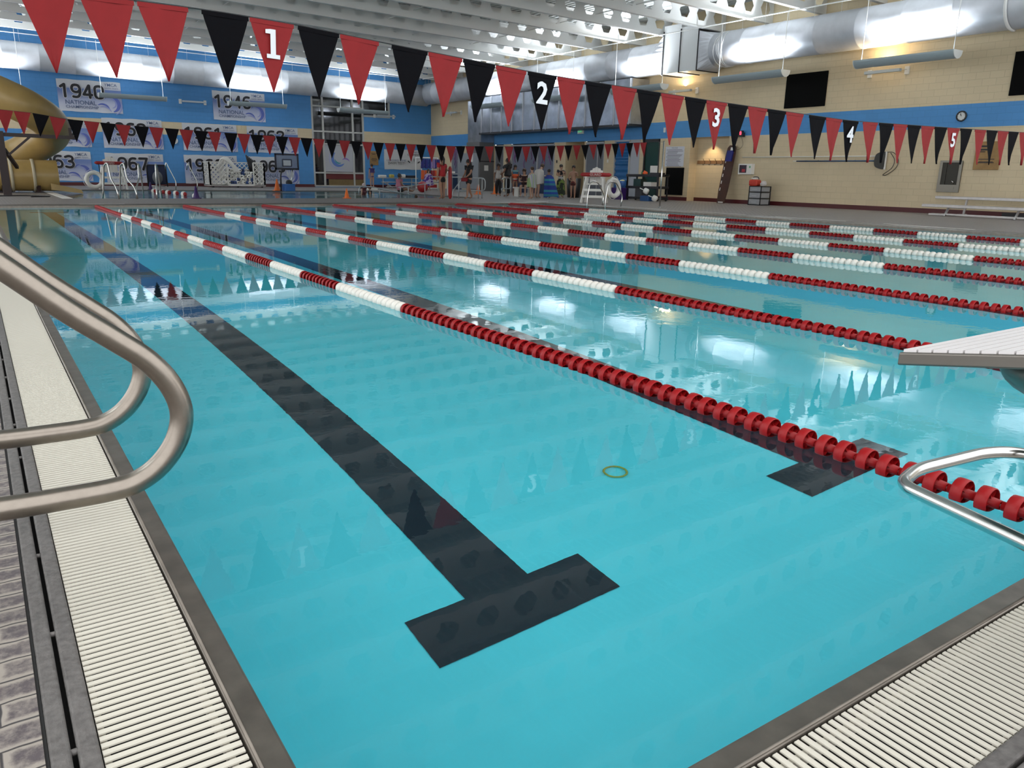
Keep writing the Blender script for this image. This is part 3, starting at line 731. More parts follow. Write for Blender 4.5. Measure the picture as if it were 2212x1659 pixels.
for r in range(7):
    X = X1+LW*r
    t = thing('lane_rope', 'red and white floating lane rope, %s' % ['leftmost of the seven and closest to the camera','second from the left','third from the left','in the middle of the seven','fifth from the left','sixth from the left, next to the last one','rightmost, beside the cream wall side'][r], 'lane rope', (X, 0, .018), 0, 'lane ropes across the lap pool')
    zc = -.004*0
    y = .13; k = 0; ys = []
    while y < D-.22:
        ys.append(y); y += .0815 if k % 2 == 0 else .0935; k += 1
    def zz_(y): return .004*math.sin(y*.9+r)
    first = [q for q in ys][:100] if r else ys[:100]
    def inview(q):
        d = Vector((X, q, .02))-CAM; return 1106+FPX*d.dot(RT)/d.dot(FW) < (2010 if r == 1 else 2240)
    vis = [q for q in ys if inview(q)][:100]
    for q in vis:
        red = colour(q); o = link('float', FR if red else FWH, t); o.location = (0, q, zz_(q)); o.rotation_euler.y = (q*7.3) % 1.0
    # the rest of this rope's floats, as one object
    mm = MB(); me_far = None
    rest = [q for q in ys if q not in set(vis)]
    def simple(b, q, mi):
        R = .0485; c = (0, q, zz_(q)); b.lathe([(.012,-.036),(.02,-.036),(R-.004,-.022),(R,-.018),(R,.018),(R-.004,.022),(.02,.036),(.012,.036)], c, 12, 'y', mi)
    for q in rest: simple(mm, q, 0 if colour(q) else 1)
    if rest:
        so = mm.build('float', [M_red, M_wf], t); so['kind'] = 'stuff'
    MB().tube([(0,-.02,.0),(0,D-.05,0)], .005, 6).build('cable', mat('clear_tube', (.55,.6,.6), .3), t)
    MB().lathe([(.0,D-.22),(.02,D-.22),(.02,D-.08),(.0,D-.08)], (0,0,0), 8, 'y').build('tension_reel', M_red, t)

# ================================================================== PENNANTS
def interp(T, x):
    for (a, b), (c, d) in zip(T, T[1:]):
        if x <= c: return b+(d-b)*(x-a)/(c-a)
    return T[-1][1]
ZN = [(-1,2.02),(0,1.98),(1.0,1.978),(1.55,1.955),(2.2,1.905),(3.5,1.815),(5.5,1.735),(7.7,1.668),(9.8,1.69),(12,1.72),(17,1.98),(18,2.05)]
ZF = [(-1,2.16),(.32,2.09),(.9,2.055),(1.43,1.97),(2.6,1.90),(4.4,1.84),(6.0,1.80),(8.5,1.75),(10.6,1.74),(13,1.81),(15.2,1.93),(17.4,2.08),(18.5,2.14)]
def pennant_mesh(wd, ht, seed):
    random.seed(seed); n = 9; v = []; ph = random.uniform(0, 6); amp = random.uniform(.004, .012)
    tipx = random.uniform(-.012, .012); tipy = random.uniform(-.03, .02)
    for i in range(n+1):
        t_ = i/n; hw = wd/2*(1-t_)+.0035
        if i == 0: hw = wd/2
        cx = tipx*t_*t_; 
        for j in range(4):
            u = -1+2*j/3
            v.append((cx+u*hw, tipy*t_**2+amp*math.sin(ph+3.1*u+2.4*t_)*(.3+t_), -ht*t_))
    f = [(i*4+j, i*4+j+1, (i+1)*4+j+1, (i+1)*4+j) for i in range(n) for j in range(3)]
    return MB().add(v, f, 0, True)
PM = {}
for c, mm in (('R', M_flagR), ('B', M_flagB)):
    PM[c] = []
    for s_ in range(6):
        b = pennant_mesh(.283, .43, s_+(10 if c == 'B' else 0)); me = b.mesh('pennant', mm); PM[c].append(me)
HEM = {c: MB().box((-.1412,-.003,-.024),(.1412,.003,.003)).mesh('hem', mm) for c, mm in (('R', M_flagR), ('B', M_flagB))}
def pennant(x, y, Z, col, num, label, i, grp):
    z = (interp(Z, x)+interp(Z, x+.283))/2; sl = math.atan2(interp(Z, x+.283)-interp(Z, x), .283)
    o = link('pennant', PM[col][i % 6]); o.location = (x+.1415, y, z-.004); o.rotation_euler = (0, -sl, 0)
    tag(o, label, 'pennant', grp)
    h = link('hem', HEM[col], o)
    if num:
        if num == '1': me = MB().add([(x_, -.016, z_) for x_, z_ in ((-.017,-.05),(.017,-.05),(.017,-.20),(-.017,-.20),(-.042,-.20),(.044,-.20),(.044,-.225),(-.042,-.225),(-.048,-.078),(-.048,-.055),(-.017,-.078))], [(0,3,2,1),(4,7,6,5),(0,9,8,10)]).mesh('numeral', M_num)
        else: me = textmesh(num, 'numeral', M_num, h=.17, x=0, z=-.225, y=-.016, off=.028, align='CENTER')
        n_ = link('numeral', me, o); n_['label'] = 'white numeral'
    return o
NEAR = '0R .30R .60R .96B 1.25R1 1.56B 1.85R 2.23B 2.52R 2.81B 3.10R 3.40B2 3.69R 3.98B 4.27R 4.56B 4.85R 5.15B 5.43R3 5.73B 6.02R 6.31B 6.60R 6.98B 7.27R 7.57B4 7.94R 8.25B 8.54R 8.83B 9.13R 9.42B 9.72R5 10.02B 10.38R 10.68B 10.98R 11.26B 11.58R 11.87B'.split()
N_ORD = ['', 'first', 'second', 'third', 'fourth', 'fifth', 'sixth', 'seventh', 'eighth', 'ninth', 'tenth']
import re
prs = [re.match(r'([\d.]+)([RB])(\d?)', q).groups() for q in NEAR]
npos = [i for i, q in enumerate(prs) if q[2]]
for i, (x, c, n_) in enumerate(prs):
    cn = 'red' if c == 'R' else 'black'
    if n_: lb = '%s pennant bearing the white number %s on the nearer line' % (cn, n_)
    else:
        j = min(npos, key=lambda q: abs(q-i)); d_ = i-j
        lb = '%s pennant on the nearer line, %s to the %s of number %s' % (cn, N_ORD[abs(d_)], 'right' if d_ > 0 else 'left', prs[j][2])
    pennant(float(x), 4.57, ZN, c, n_, lb, i, 'pennants on the nearer line')
FARP = [(-7,'R'),(31,'R'),(71,'B'),(107,'R'),(145,'B'),(180,'R'),(215,'B'),(248,'R'),(288,'B'),(320,'R'),(354,'B'),(385,'R'),(417,'B'),(446,'R'),(482,'B'),(512,'R'),(540,'B'),(568,'R'),(596,'B'),(623,'R'),(649,'B'),(676,'R'),(704,'B'),(732,'R'),(757,'B'),(782,'R'),(806,'B'),(831,'R'),(854,'B'),(877,'R'),(899,'B'),(921,'R'),(943,'B'),(964,'R'),(985,'B'),(1006,'R'),(1025,'B'),(1048,'R'),(1069,'B'),(1091,'R'),(1110,'B'),(1128,'R'),(1148,'B'),(1166,'R'),(1183,'B'),(1203,'R'),(1220,'B'),(1239,'R'),(1257,'B'),(1274,'R'),(1290,'B'),(1307,'R'),(1322,'B'),(1338,'R'),(1354,'B'),(1369,'R'),(1383,'R')]
YF = D-4.57
fx_ = []
for i, (a, c) in enumerate(FARP):
    x = PY(a, 290 if a > 500 else 250, YF).x
    if fx_ and x-fx_[-1] < .292: x = fx_[-1]+.292
    fx_.append(x)
def nth(n):
    w1 = ['first','second','third','fourth','fifth','sixth','seventh','eighth','ninth','tenth','eleventh','twelfth','thirteenth','fourteenth','fifteenth','sixteenth','seventeenth','eighteenth','nineteenth','twentieth']
    if n <= 20: return w1[n-1]
    return {2:'twenty',3:'thirty'}[n//10]+'-'+w1[n%10-1] if n % 10 else {3:'thirtieth'}[n//10]
for i, (x, (a, c)) in enumerate(zip(fx_, FARP)):
    nn = len(FARP); fromr = nn-i
    lb = '%s pennant on the farther line, %s from its %s end' % ('red' if c == 'R' else 'black', nth(i+1) if i < nn/2 else nth(fromr), 'left' if i < nn/2 else 'right')
    pennant(x, YF, ZF, c, '', lb, i, 'pennants on the farther line')
for Z, y, nm in ((ZN, 4.57, 'nearer'), (ZF, YF, 'farther')):
    pts = [(x/4-.9, y, interp(Z, x/4-.9)) for x in range(0, 78)]
    o = MB().tube(pts, .004, 6).build('cord', M_black); tag(o, 'dark cord carrying the %s line of pennants' % nm, 'cord')
    for x, sd in ((-.9,'left'),(18.4,'right')):
        o = MB().tube([(x,y,.0),(x,y,interp(Z,x)+.03)], .024, 12).lathe([(.06,0),(.06,.05),(.03,.07)], (x,y,.03), 12).build('pennant_post', M_chrome)
        tag(o, 'steel post holding the %s end of the %s pennant line' % (sd, nm), 'post')
# ================================================================== HAND RAILS AND STARTING BLOCK
def grab_rail(y, dz, label):
    t = thing('grab_rail', label, 'handrail', (-.75, y, .016), 0, 'grab rails of the pool ladder')
    P = [(-.62,-.05),(-.62,.12),(-.60,.27),(-.50,.307),(-.30,.305),(-.165,.305),(-.105,.318),(-.055,.352),(-.018,.405),(-.004,.468),(-.022,.535),(-.065,.598),(-.13,.656),(-.212,.725),(-.322,.828),(-.46,.95),(-.60,1.04),(-.78,1.02),(-.84,.85),(-.85,.5),(-.85,-.05)]
    pts = spline([(a+.75, 0, b+dz) for a, b in P], 7)
    MB().tube(pts, .0262, 22).build('rail_tube', M_steel, t)
    for a in (-.62, -.85):
        MB().lathe([(.03,0),(.05,.0),(.05,.01),(.03,.022),(.023,.022)], (a+.75,0,0), 20).build('escutcheon', M_chrome, t)
grab_rail(1.10, 0, 'bent stainless grab rail at the left edge, the nearer of the pair')
grab_rail(1.62, 0, 'bent stainless grab rail at the left edge, the farther of the pair')
t = thing('starting_block', 'starting block with white ribbed sloping top at the right edge', 'starting block', (1.54, -.42, .016))
M_blocktop = mat('ribbed_white', (.70,.68,.68), .45)
def SB(x, y, z): return (x-1.54, y+.42, z-.016)
sl = .176; zf_ = .693; yf = .083; wB = .62; xa, xb = 1.24, 1.24+wB; yb = yf-.75
def zt_(y): return zf_+(yf-y)*sl
b = MB(); th = .032
M_bsteel = mat('block_steel', (.20,.185,.165), .36, .8)
v = [SB(xa,yf,zf_-th),SB(xb,yf,zf_-th),SB(xb,yb,zt_(yb)-th),SB(xa,yb,zt_(yb)-th),SB(xa,yf,zf_-.004),SB(xb,yf,zf_-.004),SB(xb,yb,zt_(yb)-.004),SB(xa,yb,zt_(yb)-.004)]
b.add(v, [(0,3,2,1),(4,5,6,7),(0,1,5,4),(1,2,6,5),(2,3,7,6),(3,0,4,7)])
bevel(b.build('platform_frame', M_bsteel, t), .004, 3)
b = MB(); n = 24
for k in range(n):
    y0 = yf-.006-(.74*k/n); y1 = y0-.74/n+.004
    v = [SB(xa+.008,y0,zt_(y0)-.01),SB(xb-.008,y0,zt_(y0)-.01),SB(xb-.008,y1,zt_(y1)-.01),SB(xa+.008,y1,zt_(y1)-.01),SB(xa+.008,y0,zt_(y0)+.002),SB(xb-.008,y0,zt_(y0)+.002),SB(xb-.008,y1,zt_(y1)+.002),SB(xa+.008,y1,zt_(y1)+.002)]
    b.add(v, [(0,3,2,1),(4,5,6,7),(0,1,5,4),(1,2,6,5),(2,3,7,6),(3,0,4,7)])
b.build('ribbed_tread', M_blocktop, t)
b = MB().ball(SB(1.60,-.19,.652), (.215,.21,.085), 28); b.build('support_dome', M_bsteel, t)
b = MB().tube([SB(1.56,-.30,.64), SB(1.56,-.42,.50), SB(1.56,-.55,.30), SB(1.56,-.58,.02)], .075, 20); b.lathe([(.11,0),(.11,.015),(.075,.02)], SB(1.56,-.58,.016), 20); b.build('pedestal', M_steel, t)
hp = fillet([SB(1.26,-.34,.345),SB(1.30,-.19,.35),SB(1.372,.105,.352),SB(1.50,.138,.352),SB(1.78,.110,.352),SB(1.86,.07,.352),SB(1.92,-.34,.352)], .05, 7)
MB().tube(hp, .0155, 18).build('backstroke_handle', M_chrome, t)
MB().bar(SB(1.22,-.42,.345), SB(1.96,-.42,.345), .04, .03).bar(SB(1.56,-.36,.345),SB(1.26,-.36,.345),.03,.03).bar(SB(1.56,-.36,.345),SB(1.92,-.36,.345),.03,.03).build('handle_bracket', M_steel, t)
# ring on the pool floor
o = MB().tube([(.058*math.cos(a), .058*math.sin(a), 0) for a in [2*PI*k/28 for k in range(29)]], .006, 8, 0, False).build('dive_ring', mat('yellow_ring', (.35,.42,.06), .5)); o.location = (2.15,1.94,-DEPTH+.012)
tag(o, 'small yellow green diving ring lying on the pool floor', 'ring')
# ================================================================== THINGS ON THE WALLS
def wallR(px1, py1, px2, py2):      # thing frame on the right wall: returns centre-bottom, width, height
    a = PX(px1, py1); c = PX(px2, py2); return Vector((XW, (a.y+c.y)/2, min(a.z, c.z))), abs(a.y-c.y), abs(a.z-c.z)
def wallB(px1, py1, px2, py2):
    a = PY(px1, py1); c = PY(px2, py2); return Vector(((a.x+c.x)/2, YB, min(a.z, c.z))), abs(a.x-c.x), abs(a.z-c.z)
# ---- championship banners
def banner_mat():
    m, nt, b = newmat('banner_print'); L = nt.links.new
    tc = nt.nodes.new('ShaderNodeTexCoord'); sp = nt.nodes.new('ShaderNodeSeparateXYZ'); L(tc.outputs['Object'], sp.inputs[0])
    cr = nt.nodes.new('ShaderNodeValToRGB'); cr.color_ramp.interpolation = 'LINEAR'
    E_ = cr.color_ramp.elements; E_[0].position = 0; E_[0].color = (.62,.64,.70,1); E_[1].position = 1; E_[1].color = (.62,.64,.66,1)
    for p_, c in ((.25,(.52,.55,.68,1)),(.62,(.17,.24,.48,1)),(.735,(.14,.22,.47,1)),(.74,(.60,.62,.65,1)),(.76,(.60,.62,.65,1)),(.765,(.2,.28,.5,1)),(.775,(.62,.63,.66,1))):
        e = E_.new(p_); e.color = c
    mr = nt.nodes.new('ShaderNodeMapRange'); mr.inputs[1].default_value = 0; mr.inputs[2].default_value = 1.5; L(sp.outputs[2], mr.inputs[0]); L(mr.outputs[0], cr.inputs[0])
    L(cr.outputs[0], b.inputs['Base Color']); b.inputs['Roughness'].default_value = .5; return m
M_ban = banner_mat(); M_txt = mat('banner_lettering', (.09,.13,.25), .5); M_yr = mat('banner_year', (.008,.008,.012), .5); M_out = mat('banner_outline', (.70,.70,.74), .5)
M_b1 = mat('wave_deep', (.10,.14,.45), .5); M_b2 = mat('wave_mid', (.28,.32,.60), .5)
BW, BH = 2.9, 1.5

DIG = {'0':([(.31,1),(.12,.95),(.03,.78),(.03,.5),(.03,.22),(.12,.05),(.31,0),(.50,.05),(.59,.22),(.59,.5),(.59,.78),(.50,.95),(.31,1)],1),
 '1':([(.08,.80),(.34,1.0),(.34,0)],0),
 '2':([(.05,.84),(.14,.97),(.32,1),(.50,.95),(.57,.78),(.50,.58),(.30,.34),(.05,.02),(.32,0),(.60,0)],2),
 '3':([(.04,.92),(.28,1),(.48,.95),(.55,.78),(.48,.60),(.28,.54),(.50,.48),(.59,.28),(.50,.07),(.28,0),(.04,.06)],1),
 '4':([(.60,.24),(.03,.24),(.42,1.0),(.46,1.0),(.46,0)],0),
 '5':([(.56,1),(.10,1),(.08,.58),(.30,.62),(.50,.54),(.58,.32),(.50,.08),(.28,0),(.04,.05)],3),
 '6':([(.52,.98),(.30,1),(.12,.90),(.03,.62),(.03,.30),(.12,.06),(.31,0),(.50,.06),(.59,.30),(.50,.53),(.31,.60),(.14,.54),(.05,.40)],1),
 '7':([(.03,1),(.60,1),(.26,0)],0),
 '8':([(.31,.54),(.12,.63),(.08,.80),(.16,.96),(.31,1),(.46,.96),(.54,.80),(.50,.63),(.31,.54),(.10,.44),(.03,.26),(.12,.05),(.31,0),(.50,.05),(.59,.26),(.52,.44),(.31,.54)],1)}
DIG['9'] = ([(.62-a, 1-b) for a, b in DIG['6'][0]], 1)
def year_mesh(s, m, x, z, w, h, hw, y):
    b = MB(); adv = w/4; k = 12; y0 = y
    for i, ch in enumerate(s):
        pts, sm_ = DIG[ch]; P = [(x+adv*i+a*adv*1.24+hw*.5, z+hw+c*(h-2*hw)) for a, c in pts]
        if sm_ == 1: P = [(p.x, p.y) for p in spline([(a, c, 0) for a, c in P], 4)]
        elif sm_ == 2: P = [(p.x, p.y) for p in spline([(a, c, 0) for a, c in P[:8]], 4)]+P[8:]
        elif sm_ == 3: P = P[:2]+[(p.x, p.y) for p in spline([(a, c, 0) for a, c in P[2:]], 4)]
        for (a, c), (d, e) in zip(P, P[1:]):
            L = math.hypot(d-a, e-c); 
            if L < 1e-6: continue
            nx, nz = -(e-c)/L*hw, (d-a)/L*hw; y -= .00006
            b.add([(a-nx,y,c-nz),(d-nx,y,e-nz),(d+nx,y,e+nz),(a+nx,y,c+nz)], [(0,1,2,3)])
        for a, c in P:
            y -= .00006; b.add([(a+hw*math.cos(2*PI*q/k), y, c+hw*math.sin(2*PI*q/k)) for q in range(k)], [tuple(range(k))])
    return b.mesh('year', m)
def sheet(w_, h_, amp, seed, nx=12, nz=6):
    random.seed(seed); p = [random.uniform(0,6) for _ in range(3)]; v = []
    for i in range(nz+1):
        for j in range(nx+1):
            v.append((w_*j/nx, -.02-amp*(.5+.5*math.sin(j*.9+p[0]+i*.5))-.3*amp*math.sin(i+p[1]), h_*i/nz - (.012*math.sin(j*1.4+p[2]) if i in (0,nz) else 0)))
    return MB().add(v, [(a*(nx+1)+c_, a*(nx+1)+c_+1, (a+1)*(nx+1)+c_+1, (a+1)*(nx+1)+c_) for a in range(nz) for c_ in range(nx)], 0, True)
WORD = textmesh('NATIONAL', 'lettering', M_txt, w=1.40, h=.21, x=.30, z=.33, y=-.05, off=.012); WORD2 = textmesh('CHAMPIONSHIP', 'lettering', M_txt, w=1.48, h=.14, x=.30, z=.15, y=-.05, off=.006)
WY = textmesh('YMCA', 'lettering', M_txt, w=.60, h=.145, x=2.13, z=1.275, y=-.05, off=.006); WS = textmesh('swim team', 'lettering', M_txt, w=.62, h=.075, x=2.15, z=1.165, y=-.05)
def wavemb():
    m = MB()
    for (cx, cz, R, a0, a1, th, mi) in ((2.38,.42,.36,-1.35,1.75,.17,0),(2.40,.46,.21,-1.5,1.9,.07,1),(2.40,.40,.48,-1.25,.55,.06,1),(1.95,.06,.36,.35,2.2,.085,0),(2.00,-.10,.40,.4,2.0,.06,1),(2.28,.66,.16,1.2,3.0,.05,0)):
        v, f = crescent(cx, cz, R, a0, a1, th, 14, -.048); m.add(v, f, mi)
    return m.mesh('wave_emblem', [M_b1, M_b2])
WM = wavemb()
SHM = [sheet(BW, BH, .012, s_).mesh('sheet', M_ban) for s_ in range(3)]
YEARM = {}
def banner(px1, py1, px2, py2, year, label, i):
    P, w_, h_ = wallB(px1, py1, px2, py2)
    t = thing('banner', label, 'banner', (P.x-w_/2, YB, P.z), 0, 'swim championship banners')
    link('sheet', SHM[i % 3], t)
    for me in (WORD, WORD2, WY, WS): link('lettering', me, t)
    link('wave_emblem', WM, t)
    a = year_mesh(year, M_out, .06, .60, 2.08, .74, .088, -.045); link('year_outline', a, t)
    a = year_mesh(year, M_yr, .06+.012, .60+.028, 2.08, .684, .060, -.066); link('year', a, t)
    for ch in t.children: ch.scale = (w_/BW, 1, h_/BH)
    return t
BNS = [((120,169),(266,246),'1940','banner reading 1940, highest on the blue wall and partly behind a hanging light'),((457,195),(574,264),'1946','banner reading 1946, top row just left of the tall window'),
 ((84,258),(199,318),'1957','championship banner half hidden behind the tan water slide'),((218,254),(354,323),'1960','banner reading 1960, middle row behind the pennants'),((392,265),(514,328),'1961','banner reading 1961, middle row right of the small clock'),((532,272),(645,332),'1962','banner reading 1962, middle row above the basketball hoop'),
 ((58,324),(202,391),'1963','banner reading 1963, bottom row behind the lower slide tube'),((225,330),(357,395),'1967','banner reading 1967, bottom row behind the white lifeguard chair'),((396,334),(515,397),'1968','bottom-row banner partly covered by the white lattice basket'),((536,338),(647,397),'1969','banner reading 1969, bottom row behind the basketball hoop')]
for i, (a, c, y_, lb) in enumerate(BNS): banner(a[0], a[1], c[0], c[1], y_, lb, i)
# ---- swim test banner
P, w_, h_ = wallB(829, 322, 909, 367)
t = thing('banner', 'white banner reading I PASSED THE SWIM TEST beside the towel rack', 'banner', (P.x-w_/2, YB, P.z))
sheet(w_, h_, .03, 9).build('sheet', mat('white_cloth', (.62,.62,.62), .55), t)
for s_, x, z, ww, hh in (('I PASSED THE',.06,.40,.52,.10),('SWIM TEST!',.10,.25,.45,.12),('POND',.66,.84,.26,.09),('SWIMMER',.62,.70,.38,.10)):
    link('lettering', textmesh(s_, 'lettering', M_yr if 'TEST' in s_ or 'SWIM' in s_ else M_txt, w=ww*w_, h=hh*h_, x=x*w_, z=z*h_, y=-.075), t)
m = MB()
for x, z, a in ((.66,.40,-.6),(.93,.38,.6),(.80,.50,1.57)):
    c, s_ = math.cos(a)*.09, math.sin(a)*.09; m.bar((x*w_-c,-.07,z*h_-s_), (x*w_+c,-.07,z*h_+s_), .01, .06)
m.build('rule_marks', M_yr, t)
# ---- wooden record plaques
P, w_, h_ = wallB(798, 326, 817, 357)
t = thing('plaque', 'tan wooden plaque left of the swim test banner', 'plaque', (P.x, YB, P.z)); M_ply = mat('plaque_wood', (.34,.20,.07), .55, 0, 0, 8, .25)
bevel(MB().box((-w_/2,-.04,0),(w_/2,0,h_)).build('board', M_ply, t), .01)
m = MB(); 
for k, (a, z) in enumerate(((.32,.82),(.2,.74),(.3,.45),(.36,.38),(.25,.3))): m.box((-a*w_,-.046,z*h_),(a*w_,-.04,(z+.03)*h_))
m.build('lettering', M_yr, t)
P, w_, h_ = wallR(2112, 306, 2157, 367)
t = thing('plaque', 'tan wooden plaque on the cream wall above the bleacher bench', 'plaque', (XW-.01, P.y, P.z), -PI/2)
bevel(MB().box((-w_/2,-.04,0),(w_/2,0,h_)).build('board', M_ply, t), .01)
m = MB(); m.box((-w_*.36,-.046,h_*.80),(-w_*.05,-.04,h_*.86)); m.box((-w_*.40,-.046,h_*.68),(-w_*.02,-.04,h_*.74)); m.box((-w_*.30,-.046,h_*.62),(-w_*.10,-.04,h_*.65)); m.box((-w_*.32,-.046,h_*.36),(w_*.3,-.04,h_*.385)); m.box((-w_*.3,-.046,h_*.27),(w_*.25,-.04,h_*.29)); m.box((-w_*.38,-.046,h_*.24),(w_*.3,-.04,h_*.265)); m.build('rule_lines', M_yr, t)
# ---- black panels
for (a, lb) in (((1702,162,1782,229),'black square panel high on the cream wall between two hanging lights'),((2196,112,2290,200),'black square panel cut off by the right frame edge'),((1441,362,1474,422),'tall black panel below the white rules sign')):
    P, w_, h_ = wallR(*a); t = thing('wall_panel', lb, 'panel', (XW, P.y, P.z), -PI/2)
    bevel(MB().box((-w_/2,-.05,0),(w_/2,0,h_)).build('board', mat('matt_black_board', (.004,.004,.004), .9, 0, 0, 1, 0, .1), t), .008)
# ---- rules sign
P, w_, h_ = wallR(1439, 317, 1476, 360); t = thing('sign', 'white pool rules sign on the cream wall right of the glass door', 'sign', (XW, P.y, P.z), -PI/2)
MB().box((-w_/2,-.02,0),(w_/2,0,h_)).build('board', mat('sign_white', (.62,.64,.70), .4), t)
link('lettering', textmesh('POOL RULES', 'lettering', M_yr, w=w_*.32, h=.05, x=-w_*.16, z=h_-.085, y=-.025), t)
random.seed(2); m = MB(); z = h_-.13
for k in range(15):
    a = random.uniform(.55,.86)*w_; x0 = -w_*.44+(.06 if k % 3 else 0); m.box((x0,-.0235,z-.016),(x0+a,-.02,z)); z -= .047 if k % 3 else .055
m.build('rule_lines', mat('sign_ink', (.10,.10,.13), .6), t)
# ---- alcove coat rack
t = thing('coat_rack', 'wooden coat rack with five hooks inside the warm lit alcove', 'rack', (XW+.45, (AL0+AL1)/2, DZ+1.62), -PI/2)
wA = (AL1-AL0)*.94
MB().box((-wA/2,-.03,-.07),(wA/2,0,.07)).build('board', mat('rack_wood', (.22,.12,.05), .5), t)
hm = MB().tube([(0,-.03,.02),(0,-.10,.06),(.0,-.15,.14)], .009, 6).tube([(0,-.03,0),(0,-.08,-.1),(0,-.13,-.12),(0,-.16,-.07)], .009, 6).mesh('hook', mat('dark_hook', (.03,.025,.02), .4))
for k in range(5): o = link('hook', hm, t); o.location = (-wA*.28+k*wA*.165, 0, 0)
# ---- clocks
def clock(loc, rz, r, label, rim):
    t = thing('wall_clock', label, 'clock', loc, rz)
    MB().lathe([(0,0),(r,0),(r+.02,-.01),(r+.02,-.05),(r-.015,-.05),(r-.02,-.035)], (0,0,0), 32, 'y').build('rim', rim, t)
    MB().lathe([(0,-.034),(r-.018,-.034)], (0,0,0), 32, 'y').build('dial', mat('clock_dial', (.66,.68,.66), .4), t)
    m = MB()
    for k in range(12):
        a = 2*PI*k/12; m.bar((math.sin(a)*r*.74,-.037,math.cos(a)*r*.74),(math.sin(a)*r*.86,-.037,math.cos(a)*r*.86),.004,.014)
    m.build('hour_marks', M_black, t)
    MB().bar((0,-.040,0),(-.05*r/.17,-.040,r*.45),.004,.018).build('hour_hand', M_black, t)
    MB().bar((0,-.044,0),(-.04*r/.17,-.044,r*.72),.004,.012).build('minute_hand', M_black, t)
P = PX(2078, 251); clock((XW, P.y, P.z), -PI/2, .14, 'round black rimmed wall clock on the blue stripe', M_black)
P = PY(377, 304); clock((P.x, YB, P.z), 0, .15, 'small pale clock between the 1960 and 1961 banners', M_white)
# ---- red digital clock on its shelf
P = PX(1600, 287); t = thing('digital_clock', 'small pace clock with glowing red digits on the blue stripe', 'clock', (XW-.05, P.y, P.z-.02), -PI/2)
bevel(MB().box((-.20,-.10,-.10),(.20,0,.10)).build('case', M_black, t), .01)
link('digits', textmesh('2:18', 'digits', mat('red_led', (.6,.01,.02), .5, emit=((1,.03,.06), 5)), w=.34, h=.14, x=-.17, z=-.07, y=-.105, off=.02), t)
m = MB().box((-.28,-.16,-.14),(.28,0,-.12)); m.box((.25,-.16,-.12),(.27,0,.02)); m.build('shelf', M_black, t)
MB().tube(spline([(-.1,-.02,-.14),(-.28,-.02,-.5),(0,-.02,-.62),(.22,-.02,-.45),(.12,-.02,-.14)],5), .006, 5).build('power_cable', M_black, t)
# ---- exit sign cluster
P = PX(1256, 282); t = thing('exit_sign', 'lit green EXIT sign on the blue wall above the doors', 'sign', (XW, P.y, P.z), -PI/2)
bevel(MB().box((-.22,-.08,-.16),(.22,0,.16)).build('case', M_white, t), .01)
link('lettering', textmesh('EXIT', 'lettering', mat('exit_green', (.03,.35,.12), .5, emit=((.1,.8,.35), .6)), w=.34, h=.17, x=-.17, z=-.085, y=-.085, off=.01), t)
P = PX(1238, 280); o = MB().lathe([(0,0),(.13,0),(.13,-.09),(.09,-.11),(0,-.11)], (0,0,0), 20, 'y').build('alarm_bell', mat('bell_grey', (.35,.4,.45), .4)); o.location = (XW, P.y, P.z); o.rotation_euler.z = -PI/2; tag(o, 'round grey alarm bell left of the green exit sign', 'bell')
P = PX(1437, 281); o = bevel(MB().box((-.05,-.06,-.1),(.05,0,.1)).build('detector', M_white), .01); o.location = (XW, P.y, P.z); o.rotation_euler.z = -PI/2; tag(o, 'small white detector on the blue stripe over the rules sign', 'detector')
# ---- skimmer net on its wall hooks and the white conduit above
a = PX(1716, 347); c = PX(1905, 349); Lh = a.y-c.y; zN = (a.z+c.z)/2
t = thing('skimmer_net', 'long blue pole leaf skimmer net hung level on the cream wall', 'net', (XW-.07, a.y, zN), -PI/2)
MB().tube([(.15,0,0),(Lh-.2,0,0)], .024, 10).build('pole', mat('pole_blue', (.02,.06,.14), .4), t)
MB().tube([(0,0,0),(.18,0,0)], .02, 10).build('grip', M_white, t)
m = MB(); n = 14; ring = [( (Lh-.2)+.30-.30*math.cos(PI*k/n*1.0), 0, .30*math.sin(PI*k/n-PI/2) ) for k in range(n+1)]
hv = fillet([(Lh-.22, 0, .04), (Lh-.19,0,.22), (Lh-.02,0,.29), (Lh+.16,0,.29), (Lh+.16,0,-.27), (Lh-.02,0,-.25), (Lh-.19,0,-.19), (Lh-.22,0,-.04)], .08, 4)
m.tube(hv, .012, 6); m.build('net_frame', M_black, t)
MB().prism([(p[0],p[2]) for p in hv], -.04, -.03).build('net_mesh', mat('net_cloth', (.055,.055,.05), .8), t)
MB().box((Lh+.15,-.03,-.28),(Lh+.19,.02,.30)).build('front_lip', M_white, t)
MB().tube([(Lh*.3,.05,.03),(Lh*.3,-.03,0)], .01, 6).tube([(Lh*.72,.05,.03),(Lh*.72,-.03,0)], .01, 6).build('wall_hook', M_black, t)
o = MB().tube(spline([(0,0,0),(.25,0,-.02),(.44,0,-.24),(.40,0,-.50),(.12,0,-.72),(-.03,0,-.74),(.02,0,-.69),(.26,0,-.50),(.31,0,-.25),(.14,0,-.02)],6), .011, 6).build('hanging_hose', M_black); o.location = (XW-.05, c.y-.16, zN+.28); o.rotation_euler.z = -PI/2
tag(o, 'thin black hose loop hanging beside the skimmer net', 'hose')
a = PX(1605, 339); c = PX(1912, 338); o = MB().tube([(XW-.03,a.y,(a.z+c.z)/2),(XW-.03,c.y,(a.z+c.z)/2)], .018, 8).build('wall_conduit', M_white); tag(o, 'thin white pipe running above the skimmer net on the cream wall', 'pipe')
